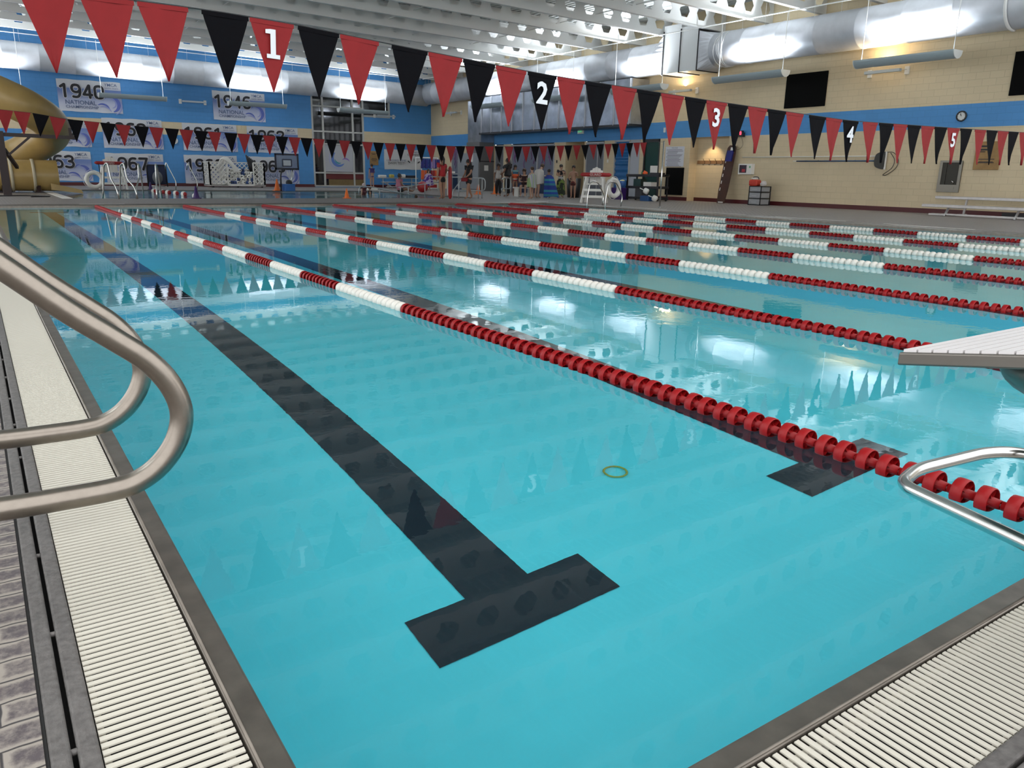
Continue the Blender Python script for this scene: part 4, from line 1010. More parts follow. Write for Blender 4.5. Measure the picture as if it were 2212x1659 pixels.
# ---- defibrillator cabinet
P, w_, h_ = wallR(1602, 354, 1629, 377); t = thing('defibrillator_cabinet', 'white defibrillator cabinet with dark window on the cream wall', 'cabinet', (XW, P.y, P.z), -PI/2)
bevel(MB().box((-w_/2,-.18,0),(w_/2,0,h_)).build('cabinet_body', M_white, t), .01)
MB().box((-w_*.40,-.19,h_*.15),(w_*.12,-.178,h_*.88)).build('window', mat('cabinet_window', (.03,.006,.01), .15), t)
MB().box((-w_*.2,-.196,h_*.22),(w_*.04,-.19,h_*.5)).build('red_device', mat('red_case', (.35,.02,.03), .4), t)
MB().box((w_*.3,-.184,h_*.6),(w_*.42,-.179,h_*.8)).build('emblem', mat('leaf_green', (.2,.45,.25), .5), t)
# ---- drinking fountain
P, w_, h_ = wallR(2034, 347, 2071, 416); t = thing('drinking_fountain', 'recessed stainless drinking fountain above the bleacher end', 'fountain', (XW-.01, P.y, P.z), -PI/2)
M_fs = mat('fountain_steel', (.20,.19,.16), .35, .8)
m = MB(); W2 = w_/2; m.box((-W2,-.05,0),(W2,0,h_*.24)); m.box((-W2,-.05,h_*.94),(W2,0,h_)); m.box((-W2,-.05,h_*.24),(-W2+.09,0,h_*.94)); m.box((W2-.09,-.05,h_*.24),(W2,0,h_*.94)); bevel(m.build('surround', M_fs, t), .006)
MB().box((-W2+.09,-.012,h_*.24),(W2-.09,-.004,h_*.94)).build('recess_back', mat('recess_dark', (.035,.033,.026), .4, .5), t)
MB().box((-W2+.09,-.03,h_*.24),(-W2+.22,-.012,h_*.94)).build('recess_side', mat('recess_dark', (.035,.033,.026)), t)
MB().box((-W2+.15,-.056,h_*.10),(W2-.15,-.05,h_*.18)).build('push_bar', M_fs, t)
MB().tube([(W2-.2,-.03,h_*.27),(W2-.2,-.06,h_*.33),(W2-.24,-.07,h_*.36)], .016, 8).build('spout', M_chrome, t)
MB().ball((0,-.055,h_*.06), .012, 8).build('lock', M_chrome, t)
# light switches
for (a, lb) in (((1313,348),'small pale switch plate left of the blue plastic curtain'),((1160+43,349),'small dark reader left of the boy in the rash guard')):
    P = PX(*a); o = bevel(MB().box((-.045,-.02,-.07),(.045,0,.07)).build('switch_plate', M_white if a[0] > 1300 else M_black), .005); o.location = (XW, P.y, P.z); o.rotation_euler.z = -PI/2; tag(o, lb, 'switch')
# ================================================================== BLEACHERS
M_al = mat('bench_aluminium', (.60,.58,.57), .4, .6, 0, 9, .15)
BP = G(2035, 477); t = thing('bleacher', 'two-row aluminium bleacher bench along the cream wall', 'bench', (XW-.35, BP.y+.9, DZ), -PI/2)
def seatz(x, y, X): return PX(x, y, X).z-DZ
bxf = XW-1.55; bxr = XW-.55
a = PX(1996, 440, bxf); L0 = (BP.y+.9)-a.y; Lb = 5.6; zf2 = a.z-DZ
r_ = PX(2025, 423, bxr); L1 = (BP.y+.9)-r_.y; zr2 = r_.z-DZ; ft = PX(2010, 460, bxf+.55); zft = ft.z-DZ; L2 = (BP.y+.9)-ft.y
def plank(x0, yc, z, nm, wd_=.25, L=Lb): bevel(MB().box((x0,-yc-wd_/2,z-.085),(x0+L,-yc+wd_/2,z)).build(nm, M_al, t), .01)
plank(L0, 1.2, zf2, 'seat_plank'); plank(L1, .2, zr2, 'seat_plank'); plank(L2, .65, zft, 'foot_plank')
for k in range(3):
    x = L0+.75+k*1.95; m = MB()
    m.bar((x,-1.35,.0),(x,-1.15,zf2-.05),.05,.05); m.bar((x,-1.2,zf2-.08),(x,-.15,zr2-.35),.04,.05); m.bar((x+.02,-.3,0),(x+.02,-.2,zr2-.05),.05,.05); m.bar((x,-1.35,.03),(x,-.1,.03),.05,.05); m.bar((x,-.8,.03),(x,-.65,zft-.05),.05,.05)
    m.build('frame', M_al, t)
MB().bar((L0+.75,-1.3,.06),(L0+4.65,-1.3,.06),.04,.04).build('brace', M_al, t)
o = MB().box((-.4,-.15,0),(.4,.15,.16)).build('folded_mat', mat('dark_mat', (.03,.028,.03), .7)); o.location = (XW-.95, BP.y-.25, DZ); o.rotation_euler.z = PI/2; tag(o, 'dark folded mat on the deck under the bleacher', 'mat')
# ================================================================== BACKBOARD, DRAWERS, CART
bb = G(1566, 444); topz = 2.16
t = thing('rescue_backboard', 'brown wooden rescue backboard leaning on the wall edge by the alcove', 'backboard', (XW-.05, PX(1580,400).y, DZ), -PI/2)
tilt = .10; Hb = PX(1583, 314, XW-.1).z-DZ
def BBp(x, z, y=0): return (x, -.50+z*.19+y, z)
M_bb = mat('varnished_wood', (.060,.016,.004), .5, 0, 0, 3, .4)
def slabp(m, poly, th=.025, mi=0):
    n = len(poly); v = [BBp(x, z) for x, z in poly]+[BBp(x, z, -th) for x, z in poly]
    m.add(v, [tuple(range(n)), tuple(range(2*n-1, n-1, -1))]+[(i, (i+1) % n, n+(i+1) % n, n+i) for i in range(n)], mi)
m = MB(); wB2 = .24; slabp(m, [(-wB2*.8,0),(wB2*.8,0),(wB2,.5),(wB2,Hb-.35),(wB2*.9,Hb-.1),(wB2*.55,Hb),(-wB2*.55,Hb),(-wB2*.9,Hb-.1),(-wB2,Hb-.35),(-wB2,.5)]); m.build('board', M_bb, t)
m = MB()
for k in range(6):
    for s_ in (-1,): slabp(m, [(s_*.17+a, .55+k*.27+b_) for a, b_ in ((-.018,-.06),(.018,-.06),(.018,.06),(-.018,.06))], .03)
slabp(m, [(-.13,.02),(.12,.02),(.12,.06),(-.13,.06)], .03); m.build('hand_slot', M_white, t)
m = MB(); slabp(m, [(-.14,Hb-.62),(.14,Hb-.62),(.14,Hb-.2),(-.14,Hb-.2)], .10); m.build('head_block', mat('blue_foam', (.01,.015,.16), .6), t)
m = MB(); slabp(m, [(-.03,Hb-.2),(.08,Hb-.2),(.08,Hb-.08),(-.03,Hb-.08)], .05); m.build('strap', M_white, t)
# plastic drawer tower
dP = G(1622, 450); W_, Dp, Hd = .50, .42, .60
t = thing('drawer_tower', 'three-drawer clear plastic tower on the deck below the defibrillator cabinet', 'drawers', (XW-.62, PX(1632,440,XW-.8).y, DZ), -PI/2)
sW = 1.0; Hd = PX(1610, 406, XW-1.1).z-DZ
m = MB()
Hd *= 1.12
for z in (0, Hd/3, 2*Hd/3, Hd-.03): m.box((-.29,-.29,z),(.29,.29,z+.03))
for x, y in ((-.29,-.29),(.26,-.29),(-.29,.26),(.26,.26)): m.box((x,y,0),(x+.03,y+.03,Hd))
m.build('frame', M_black, t)
M_cl = mat('frosted_plastic', (.32,.33,.34), .35)
for k in range(3):
    o = bevel(MB().box((-.255,-.285,k*Hd/3+.035),(.255,.26,(k+1)*Hd/3-.005)).build('drawer', M_cl, t), .015)
    MB().box((-.12,-.30,k*Hd/3+.11),(.12,-.284,k*Hd/3+.13)).build('handle', mat('frost_handle', (.45,.46,.47), .3), o)
o = thing('first_aid_bag', 'red first aid bag on top of the drawer tower', 'bag', (XW-.80, dP.y+0, DZ+Hd), -PI/2)
o.location.y = t.location.y+.10
bevel(MB().box((-.22,-.15,0),(.18,.15,.24)).build('bag_body', mat('bag_red', (.50,.04,.02), .6, 0, .4, 12), o), .07, 4)
MB().tube(spline([(-.15,0,.25),(-.1,0,.33),(.1,0,.33),(.15,0,.25)],5), .016, 8).build('handle', M_black, o); MB().box((-.12,-.1,.26),(.08,.1,.31)).build('white_pack', M_white, o)
o = MB().ball((0,0,.08), (.14,.12,.08), 12).ball((.1,.04,.11), (.08,.09,.09), 10).ball((-.08,-.05,.1), (.07,.08,.1), 10).build('towel', mat('cloth_white', (.62,.58,.56), .8, 0, .6, 20)); o.location = (XW-.80, t.location.y-.28, DZ+Hd); tag(o, 'crumpled white cloth beside the red first aid bag', 'cloth')
# rolling cart
cP = G(1400, 437); cy0 = PX(1422, 400, 23.2).y; cy1 = PX(1352, 400, 23.2).y; Lc = cy1-cy0; Hc = PX(1390, 379, 23.2).z-DZ
t = thing('utility_cart', 'black three-shelf rolling cart heaped with gear in front of the glass door', 'cart', (23.2, cy1, DZ), -PI/2)
for k, z in enumerate((.10, Hc*.53, Hc)):
    bevel(MB().box((0,0,z-.05),(Lc,.6,z)).box((0,-.02,z-.05),(Lc,.0,z+.05)).box((0,.6,z-.05),(Lc,.62,z+.05)).build('shelf', M_black, t), .01)
for x in (.03, Lc-.08):
    for y in (.0, .55): MB().box((x,y,.08),(x+.05,y+.05,Hc)).build('leg', M_black, t)
for x in (.06, Lc-.06):
    for y in (.05, .55): MB().lathe([(0,-.02),(.05,-.02),(.05,.02),(0,.02)], (x,y,.05), 14, 'y').build('caster', M_black, t)
def onc(x, y, z): return (23.2+y, cy1-x, DZ+z)
def boxthing(nm, lb, cat, loc, s, m_, rz=-PI/2, bv=.01, grp=None):
    o = bevel(MB().box((-s[0]/2,-s[1]/2,0),(s[0]/2,s[1]/2,s[2])).build(nm, m_), bv); o.location = loc; o.rotation_euler.z = rz; return tag(o, lb, cat, grp)
boxthing('document', 'white sheet of paper propped on the top shelf of the black cart', 'paper', onc(Lc*.68,.3,Hc), (.42,.02,.40), M_white, bv=.003)
boxthing('case', 'flat black case lying on the top shelf of the black cart', 'case', onc(Lc*.80,.3,Hc), (.55,.35,.12), M_black)
o = MB().ball((0,0,.09), (.13,.09,.09), 12).tube([(-.05,0,.05),(-.05,0,.2)], .03, 8).build('water_toy', mat('orange_plastic', (.70,.10,.02), .4)); o.location = onc(Lc*.48,.2,Hc); tag(o, 'orange plastic toy on top of the black cart', 'toy')
o = MB().lathe([(0,0),(.04,0),(.04,.13),(.015,.17),(.015,.2),(0,.2)], n=12).build('bottle', mat('green_bottle', (.05,.2,.08), .3)); o.location = onc(Lc*.33,.3,Hc); tag(o, 'small green bottle at the left of the top cart shelf', 'bottle')
boxthing('bin', 'white bin on the middle shelf of the black cart', 'bin', onc(Lc*.62,.25,Hc*.53), (.45,.35,.22), M_white)
boxthing('bin', 'dark green bin at the left of the middle cart shelf', 'bin', onc(Lc*.28,.3,Hc*.53), (.45,.35,.34), mat('dark_green', (.01,.05,.045), .4))
boxthing('bin', 'grey lidded bin on the bottom shelf of the black cart', 'bin', onc(Lc*.38,.25,.10), (.42,.4,.40), mat('bin_grey', (.05,.05,.055), .5))
boxthing('crate', 'purple crate on the deck at the left end of the black cart', 'crate', onc(-.25,-.1,0), (.62,.45,.50), mat('purple_plastic', (.04,.012,.12), .4))
boxthing('crate', 'low blue crate on the deck below the black cart', 'crate', onc(Lc*.80,-.22,0), (.50,.32,.22), mat('blue_plastic', (.01,.07,.22), .4))
o = MB().ball((0,0,.17), .17, 16).build('ball', mat('ball_blue', (.02,.09,.28), .5)); MB().lathe([(0,.172),(.07,.158),(.115,.128),(.12,.12)], (0,0,.17), 16).build('top_patch', mat('ball_yellow', (.5,.5,.25), .5), o); o.location = onc(-.02,-.2,.50); tag(o, 'blue and yellow ball resting on the purple crate', 'ball')
for x, z, lb in ((Lc*.78,Hc*.36,'white foam dumbbell hanging from the black cart'),(Lc+.10,.10,'white foam dumbbell on the deck right of the black cart')):
    o = MB().lathe([(0,-.10),(.10,-.10),(.12,-.07),(.12,.07),(.10,.10),(0,.10)], (0,0,0), 8, 'y').lathe([(.02,.1),(.02,.3)], (0,0,0), 8, 'y').build('foam_dumbbell', M_white); o.location = onc(x,-.25,z+.03 if z > .3 else .12); o.rotation_euler = (.4, 0, .5); tag(o, lb, 'dumbbell')
# ================================================================== LIFEGUARD CHAIRS
def guard_chair(loc, rz, H, label, W_=1.0, Dp=1.1, big=True):
    t = thing('lifeguard_chair', label, 'lifeguard chair', loc, rz); M = M_white
    sz = H*.60; hw = W_/2
    for sx in (-1, 1):
        MB().bar((sx*hw,-Dp/2,0),(sx*hw*.72,-Dp*.18,H*.72),.06,.09).build('leg', M, t)
        MB().bar((sx*hw,Dp/2,0),(sx*hw*.72,Dp*.20,H*.70),.06,.09).build('leg', M, t)
        MB().box((sx*hw*.72-.05,-Dp*.35,H*.70),(sx*hw*.72+.05,Dp*.28,H*.735)).build('armrest', M, t)
        MB().bar((sx*hw*.93,-Dp*.46,H*.18),(sx*hw*.93,Dp*.46,H*.18),.04,.10).build('side_rail', M, t)
    for k, z in enumerate((H*.18, H*.36)):
        f = 1-z/H*.5
        bevel(MB().box((-hw*(1-.28*z/(H*.72)),-Dp/2*(1-.7*z/(H*.75))-.05,z-.04),(hw*(1-.28*z/(H*.72)),-Dp/2*(1-.7*z/(H*.75))+.13,z+.05)).build('step', M, t), .01)
    MB().box((-hw*.72,-Dp*.2,sz-.12),(hw*.72,Dp*.25,sz-.07)).build('seat', M, t)
    n = 5
    for k in range(n):
        x0 = -hw*.55+k*hw*1.1/n; xc = x0+hw*.55/n; top = H-(abs(xc)/(hw*.55))**2*.12*H
        m = MB(); v = [(x0+.004,Dp*.16,sz-.1),(x0+hw*1.1/n-.004,Dp*.16,sz-.1),(x0+hw*1.1/n-.004+(.02 if k > 2 else 0),Dp*.30,top-(.03 if k > 2 else 0)),(x0+.004-(.02 if k < 2 else 0),Dp*.30,top-(.03 if k < 2 else 0))]; v += [(a,b_+.03,c) for a, b_, c in v]
        m.add(v, [(0,1,2,3),(7,6,5,4),(0,4,5,1),(1,5,6,2),(2,6,7,3),(3,7,4,0)]); m.build('back_slat', M, t)
    return t
M_gred = mat('rescue_red', (.33,.012,.014), .45)
def rescue_tube(loc, rz, label, text=True, L=1.05):
    t = thing('rescue_tube', label, 'rescue tube', loc, rz)
    m = MB().tube([(-L/2,0,0),(-L/2+.08,0,0),(L/2-.08,0,0),(L/2,0,0)], [.03,.075,.075,.03], 12); m.build('foam_body', M_gred, t)
    if text: link('lettering', textmesh('GUARD', 'lettering', mat('worn_white', (.55,.45,.42), .5), w=.42, h=.10, x=-.21, z=-.05, y=-.078, off=.01), t)
    MB().tube([(-L/2+.15,-.04,-.05),(-L/2+.17,-.05,-.45)], .014, 6).build('strap', M_black, t)
    return t
def life_ring(loc, rot, label, R=.30, r=.085):
    t = thing('life_ring', label, 'life ring', loc); t.rotation_euler = rot
    m = MB().tube([((R)*math.cos(a), 0, R*math.sin(a)) for a in [2*PI*k/32 for k in range(33)]], r, 12, 0, False); m.build('ring_body', M_white, t)
    MB().tube([((R+r+.02+.03*math.sin(4*a))*math.cos(a), 0, (R+r+.02+.03*math.sin(4*a))*math.sin(a)) for a in [2*PI*k/40 for k in range(41)]], .009, 6, 0, False).build('grab_rope', M_paintw, t)
    for k in range(4):
        a = PI/4+k*PI/2; MB().lathe([(r+.004,-.03),(r+.004,.03)], (0,0,0), 14, 'y').build('band', M_paintw, t).location = (0,0,0) if False else (R*math.cos(a),0,R*math.sin(a))
        t.children[-1].rotation_euler = (0, -a, 0) if True else (0,0,0)
    return t
# chair by the far wall
P = G(246, 409); P.z = DZ; H_ = HT(P, 238, 338)-DZ
guard_chair(P, 0, H_, 'tall white lifeguard chair in front of the 1967 banner', 1.0, 1.0)
rescue_tube((P.x-.12, P.y-.30, DZ+H_*.80), 0, 'red rescue tube across the back of the chair by the 1967 banner', L=1.05*1.1)
Q = PY(204, 386, P.y-.15); life_ring((Q.x, P.y-.1, DZ+.41), (0,0,0), 'white ring buoy leaning left of the chair by the 1967 banner', .31, .09)
# chair by the right side of the lap pool
P = G(1283, 438.5); P.z = DZ; H_ = HT(P, 1300, 361)-DZ
guard_chair(P, -.85, H_, 'white lifeguard chair on the deck right of the waiting children', .82, .95)
rescue_tube((P.x-.05, P.y-.10, DZ+H_*.79), -.85, 'red rescue tube lying across the arms of the nearer lifeguard chair', L=1.15)
Q = G(1300, 438); life_ring((P.x+.42, P.y-.58, DZ+.56), (.10,0,-3.0), 'white ring buoy hung on the near side of the nearer lifeguard chair', .29, .085)
# ---- ladders of the lap pool's right side and the leisure pool
def ladder(loc, rz, label, w=.52, h=.78, sp=.5):
    t = thing('pool_ladder', label, 'ladder', loc, rz)
    for sx in (-1, 1):
        P_ = fillet([(sx*w/2,.55,-.06),(sx*w/2,.62,.35),(sx*w/2,.30,h),(sx*w/2,-.02,h),(sx*w/2,-.12,.25),(sx*w/2,-.12,-.5)], .14, 6)
        MB().tube(P_, .021, 12).build('rail_tube', M_chrome, t)
    for z in (-.2,-.42): MB().box((-w/2,-.17,z-.02),(w/2,-.08,z+.01)).build('tread', M_chrome, t)
    return t
Pl = G(1328, 446, .05); ladder((POOLW+.05, Pl.y+.25, .05), PI/2+PI, 'chrome ladder rails beside the nearer lifeguard chair', .95, .80)
Pl = G(1421, 449)
Pl = G(296, 429); 
def spider(P, rz, label):
    t = thing('pool_ladder', label, 'ladder', P, rz)
    for sx in (-1, 1):
        P_ = fillet([(sx*.30,-.40,.0),(sx*.30,-.30,.35),(sx*.26,.05,.62),(sx*.26,.15,1.12),(sx*.26,.40,1.02),(sx*.27,.55,.3),(sx*.30,.75,-.4)], .12, 5)
        MB().tube(P_, .024, 12).build('rail_tube', M_chrome, t)
    return t
P = G(266, 430); spider((P.x, LY0-.25, DZ), .35, 'bent chrome ladder rails in front of the 1967 banner, left pair')
P = G(326, 430); spider((P.x, LY0-.25, DZ), -.35, 'bent chrome ladder rails in front of the leaning lounge chair, right pair')
for a, lb in (((353,366),'short chrome rail in front of the leaning lounge chair'),((400,368),'short chrome rail left of the lattice basket')):
    Q = PY(a[0], a[1], LY1+.3); o = MB().tube(fillet([(0,0,-.05),(.05,0,.35),(-.25,0,1.05),(-.32,0,1.25),(-.38,0,.9)], .12, 5), .024, 10).build('grab_rail', M_chrome); o.location = (Q.x+.45, LY1+.3, DZ); tag(o, lb, 'handrail')
# ---- lattice basket with floats
x0 = PY(452, 400, 44.6).x; x1 = PY(569, 400, 44.6).x; zt0 = PY(520, 352, 44.6).z-DZ
BWd = x1-x0; BD = 1.3; BHt = zt0-.12
t = thing('equipment_basket', 'large white lattice basket full of foam dumbbells by the blue wall', 'basket', (x0, 44.3, DZ))
def lattice(m, p0, ux, uz, W_, H_, st=.25, th=.045):
    p0 = Vector(p0); ux = Vector(ux); uz = Vector(uz); nr = ux.cross(uz)*.021
    n = int((W_+H_)/st)
    for k in range(n+1):
        s_ = k*st
        for sg in (0, 1):
            a0 = max(0, s_-H_); a1 = min(W_, s_); 
            if a1-a0 < .02: continue
            if sg == 0: A = p0+ux*a0+uz*(s_-a0); B = p0+ux*a1+uz*(s_-a1)
            else: A = p0+nr+ux*(W_-a0)+uz*(s_-a0); B = p0+nr+ux*(W_-a1)+uz*(s_-a1)
            m.bar(A, B, .02, th)
z0 = .14
for nm, p0, ux, W_ in (('front_panel',(0,0,z0),(1,0,0),BWd*.32),('front_panel',(BWd*.80,0,z0),(1,0,0),BWd*.20),('back_panel',(0,BD,z0),(1,0,0),BWd),('side_panel',(0,0,z0),(0,1,0),BD),('side_panel',(BWd,0,z0),(0,1,0),BD)):
    m = MB(); lattice(m, p0, ux, (0,0,1), W_, BHt); p = Vector(p0); u_ = Vector(ux)
    for z in (0, BHt): m.bar(p+Vector((0,0,z)), p+u_*W_+Vector((0,0,z)), .06, .06)
    for a in (0, W_): m.bar(p+u_*a, p+u_*a+Vector((0,0,BHt)), .07, .07)
    m.build(nm, M_white, t)
MB().box((-.03,-.03,.08),(BWd+.03,BD+.03,.15)).build('base', M_white, t)
MB().bar((BWd*.32,0,z0+.0),(BWd*.80,0,z0+.0),.05,.10).build('front_rail', M_white, t)
for x in (.15, BWd/2, BWd-.15): MB().lathe([(0,-.02),(.05,-.02),(.05,.02),(0,.02)], (x,.05,.04), 10, 'y').build('caster', M_black, t)
dm = MB().lathe([(.03,-.075),(.085,-.075),(.10,-.05),(.10,.05),(.085,.075),(.03,.075)], (0,0,0), 12, 'y'); dm = dm.mesh('foam_roll', M_white)
core = MB().lathe([(0,-.076),(.035,-.076)], (0,0,0), 10, 'y').lathe([(0,.076),(.035,.076)], (0,0,0), 10, 'y').mesh('core', M_black)
dmb = dm.copy(); dmb.materials.clear(); dmb.materials.append(mat('foam_blue', (.03,.07,.22), .5))
random.seed(11); cnt = 0
for lay in range(5):
    for k in range(14):
        fx0 = BWd*.30; fx1 = BWd*.84
        x = fx0+(fx1-fx0)*(k+.5*(lay % 2)+.3)/14; z = z0+.12+lay*.165
        lim = .30+.75*math.exp(-((x-(BWd*.55))/(BWd*.24))**2)
        if z-z0 > lim*BHt*1.0: continue
        blue = random.random() < .16
        o = link('foam_roll', dmb if blue else dm); o.location = (x0+x, 44.3+random.uniform(.16,.34)+lay*.05, DZ+z); o.rotation_euler = (random.uniform(-.5,.5), random.uniform(0,6), random.uniform(-.7,.7))
        tag(o, '%s foam dumbbell end heaped in the lattice basket' % ('blue' if blue else 'white'), 'foam dumbbell', 'blue foam dumbbell ends in the basket' if blue else 'white foam dumbbell ends in the basket'); link('core', core, o); cnt += 1
for k in range(7):
    o = MB().tube(spline([(x0+BWd*.22+.05*k,44.75,DZ+.35),(x0+BWd*.20+.04*k,44.7,DZ+BHt*.9),(x0+BWd*.26+.05*k,44.6,DZ+BHt+.33+.03*(k%3)),(x0+BWd*.40+.04*k,44.5,DZ+BHt+.05-.02*k),(x0+BWd*.47+.05*k,44.45,DZ+.8)],6), .04, 8).build('pool_noodle', M_white)
    tag(o, 'white foam noodle arching out of the left half of the basket', 'pool noodle', 'white noodles in the basket')
for k in range(6):
    o = MB().tube([(x0+BWd*.80+.05*k,44.7,DZ+.6),(x0+BWd*.72+.08*k,44.7,DZ+BHt+.55-.06*k)], .045, 8).build('pool_noodle', M_black)
    tag(o, 'black foam stick standing in the right corner of the basket', 'pool noodle', 'black sticks in the basket')
# ---- basketball hoop
P = G(612, 413); P.z = DZ; Ht = HT(P, 620, 332)-DZ
def hz(py): return HT(P, 615, py)-DZ
def hx(px_): return PY(px_, 380, P.y).x-P.x
t = thing('basketball_hoop', 'poolside basketball hoop with clear backboard before the 1969 banner', 'hoop', (P.x, P.y, DZ))
xl, xr, zt1, zb1 = hx(595), hx(646), hz(332), hz(367)
m = MB()
for x0_, z0_, x1_, z1_ in ((xl,zb1,xr,zb1+.09),(xl,zt1-.07,xr,zt1),(xl,zb1,xl+.07,zt1),(xr-.07,zb1,xr,zt1)): m.box((x0_,-.06,z0_),(x1_,0,z1_))
ia, ib = xl+(xr-xl)*.30, xl+(xr-xl)*.70; ja, jb = zb1+.15, zb1+(zt1-zb1)*.62
m.box((ia,-.07,ja),(ib,-.06,ja+.035)); m.box((ia,-.07,jb),(ib,-.06,jb+.035)); m.box((ia,-.07,ja),(ia+.035,-.06,jb)); m.box((ib-.035,-.07,ja),(ib,-.06,jb+.035)); m.build('backboard_frame', mat('navy_frame', (.004,.006,.02), .4), t)
MB().box((xl+.05,-.03,zb1+.05),(xr-.05,-.02,zt1-.05)).build('backboard_panel', mat('clear_panel', (.30,.38,.5), .2, trans=.75), t)
MB().box((ia+.05,-.068,ja+.05),(ib-.05,-.06,jb-.02)).build('label_plate', mat('plate_white', (.5,.52,.55), .5), t)
rc = (ia+ib)/2+.05
MB().tube([(rc+.22*math.cos(a),-.32+.22*math.sin(a),zb1+.02) for a in [2*PI*k/20 for k in range(21)]], .012, 6, 0, False).build('rim', M_black, t)
m = MB()
for k in range(12):
    a = 2*PI*k/12; m.tube([(rc+.21*math.cos(a),-.32+.21*math.sin(a),zb1),(rc+.12*math.cos(a+.4),-.32+.12*math.sin(a+.4),zb1-.35)], .005, 4)
    m.tube([(rc+.21*math.cos(a),-.32+.21*math.sin(a),zb1),(rc+.12*math.cos(a-.4),-.32+.12*math.sin(a-.4),zb1-.35)], .005, 4)
m.build('net', M_paintw, t)
MB().tube(fillet([(hx(607),.1,0),(hx(608),.1,zb1*.8),(hx(612),.05,zb1+.05)],.2,5), .035, 8).build('pole', M_black, t)
MB().tube([(hx(624),.1,.42),(hx(630),.05,zb1*.55),(hx(632),.0,zb1)], .03, 8).build('support_arm', M_chrome, t)
MB().ball((hx(625),.1,.40), (.16,.16,.14), 12).build('weight', M_black, t)
bevel(MB().box((hx(611),-.25,0),(hx(633),.25,.34)).build('base', mat('base_blue', (.01,.10,.33), .4), t), .03)
# ---- leaning lounge chair
P = G(362, 405.5); P.z = DZ; 
t = thing('folded_lounger', 'dark blue folded lounge chair leaning on the wall by the 1967 banner', 'chair', (P.x, 45.6, DZ))
cw_ = (PY(381,380,45.6).x-PY(340,380,45.6).x)/2; ch_ = PY(360,357,45.6).z-DZ
bevel(MB().box((-cw_,0,.12),(cw_,.10,ch_)).build('sling', mat('navy_cloth', (.008,.016,.05), .7), t), .04)
MB().tube(fillet([(-cw_,-.05,0),(-cw_,0,ch_),(cw_,0,ch_),(cw_,-.05,0)],.1,4), .03, 8).build('frame', M_black, t)
MB().ball((0,-.12,ch_*.42), (cw_*.55,.14,ch_*.30), 14).build('back_bag', mat('grey_bag', (.10,.11,.12), .7, 0, .5, 8), t)
MB().tube([(.0,-.2,ch_*.5),(.05,-.28,0)], .02, 6).tube([(-cw_*.7,-.05,.03),(cw_*.7,-.05,.03)], .03, 6).build('leg', M_chrome, t)
# ---- cones
def cone(P, h, m_, label, grp=None):
    t = thing('traffic_cone', label, 'cone', P)
    MB().lathe([(h*.27,.02),(h*.05,h),(0,h)], n=14).build('cone_body', m_, t); MB().box((-h*.33,-h*.33,0),(h*.33,h*.33,.03)).build('base', m_, t); return t
M_or = mat('cone_orange', (.75,.16,.02), .5); M_pu = mat('cone_purple', (.035,.012,.10), .5)
P = G(599, 412); cone((P.x,P.y,DZ), .55, M_or, 'orange cone beside the blue base of the basketball hoop')
P = G(771, 430.5); cone((P.x,LY0-.2,DZ), .36, M_or, 'orange cone at the near edge of the leisure pool')
P = G(1033, 420); cone((P.x,P.y,DZ), .50, M_or, 'orange cone behind the ramp rails, left one'); P = G(1070, 419.5); cone((P.x,P.y,DZ), .52, M_or, 'orange cone by the grey equipment cabinet, right one')
P = G(319, 411, .02); cone((P.x,LY1+.15,DZ), .35, M_pu, 'purple cone behind the right ladder rails'); P = G(432, 430); cone((P.x,LY0-.12,DZ), .40, M_pu, 'purple cone at the near edge of the leisure pool')
# floats on the leisure pool
for i, (a, b_) in enumerate(((333,416),(350,418),(363,419.5),(380,421),(397,423),(422,427.5))):
    P = G(a, b_, .02); t = thing('buoy', 'small red and white float on the leisure pool, %s from the left' % ORD[i], 'float', (P.x, min(P.y, LY1-.3), .05), 0, 'floats in the leisure pool')
    MB().ball((0,0,.03), .11, 12).build('shell', M_white, t); MB().lathe([(0,-.115),(.07,-.10),(.085,-.06)], (.03,0,.03), 12, 'y').build('red_face', M_gred, t)
# kickboard lying on the pool rim
P = G(708, 404.5); o = bevel(MB().box((-.3,-.2,0),(.3,.2,.09)).build('kickboard', M_white), .03); o.location = (P.x, LY1+1.6, DZ); tag(o, 'white foam kickboard on the deck below the tall window', 'kickboard')
# ---- ramp railings
M_rail = mat('rail_grey', (.42,.45,.46), .38, .6)
def rail(pts, label, posts, low=None, r=.022):
    P0 = Vector(pts[0]); t = thing('ramp_rail', label, 'railing', (P0.x, P0.y, DZ), 0, None)
    L_ = lambda p: Vector(p)-Vector((P0.x, P0.y, DZ))
    MB().tube(fillet([L_(p) for p in pts], .18, 6), r, 10).build('top_rail', M_rail, t)
    if low: MB().tube(fillet([L_(p) for p in low], .12, 5), r*.9, 10).build('lower_rail', M_rail, t)
    for p, q in posts: MB().tube([L_(p), L_(q)], r*1.1, 10).build('post', M_rail, t)
    return t
def loopz(xa, ya, xb, yb, Y, h, label, posts=True):
    a = PY(xa, ya, Y).x; b_ = PY(xb, yb, Y).x
    return a, b_
Y1 = 27.0
a = PY(970, 425, Y1).x; b_ = PY(1010, 425, Y1).x; h1 = PY(990, 383, Y1).z
rail([(a,Y1+1.5,h1),(b_,Y1,h1),(b_+.02,Y1,DZ+.28),(a+.8,Y1+.8,DZ+.28)], 'steel ramp rail behind the two lifeguards, left loop', [((b_-.35,Y1+.1,DZ),(b_-.35,Y1+.1,h1))], None)
a = PY(1018, 425, Y1).x; b_ = PY(1048, 425, Y1).x
rail([(a,Y1+1.2,h1),(b_,Y1,h1-.02),(b_,Y1,DZ+.30),(a,Y1+.9,DZ+.32)], 'steel ramp rail right of the walking lifeguard, middle loop', [((b_-.30,Y1+.05,DZ),(b_-.30,Y1+.05,h1)),((b_-.12,Y1+.05,DZ),(b_-.12,Y1+.05,h1-.05))])
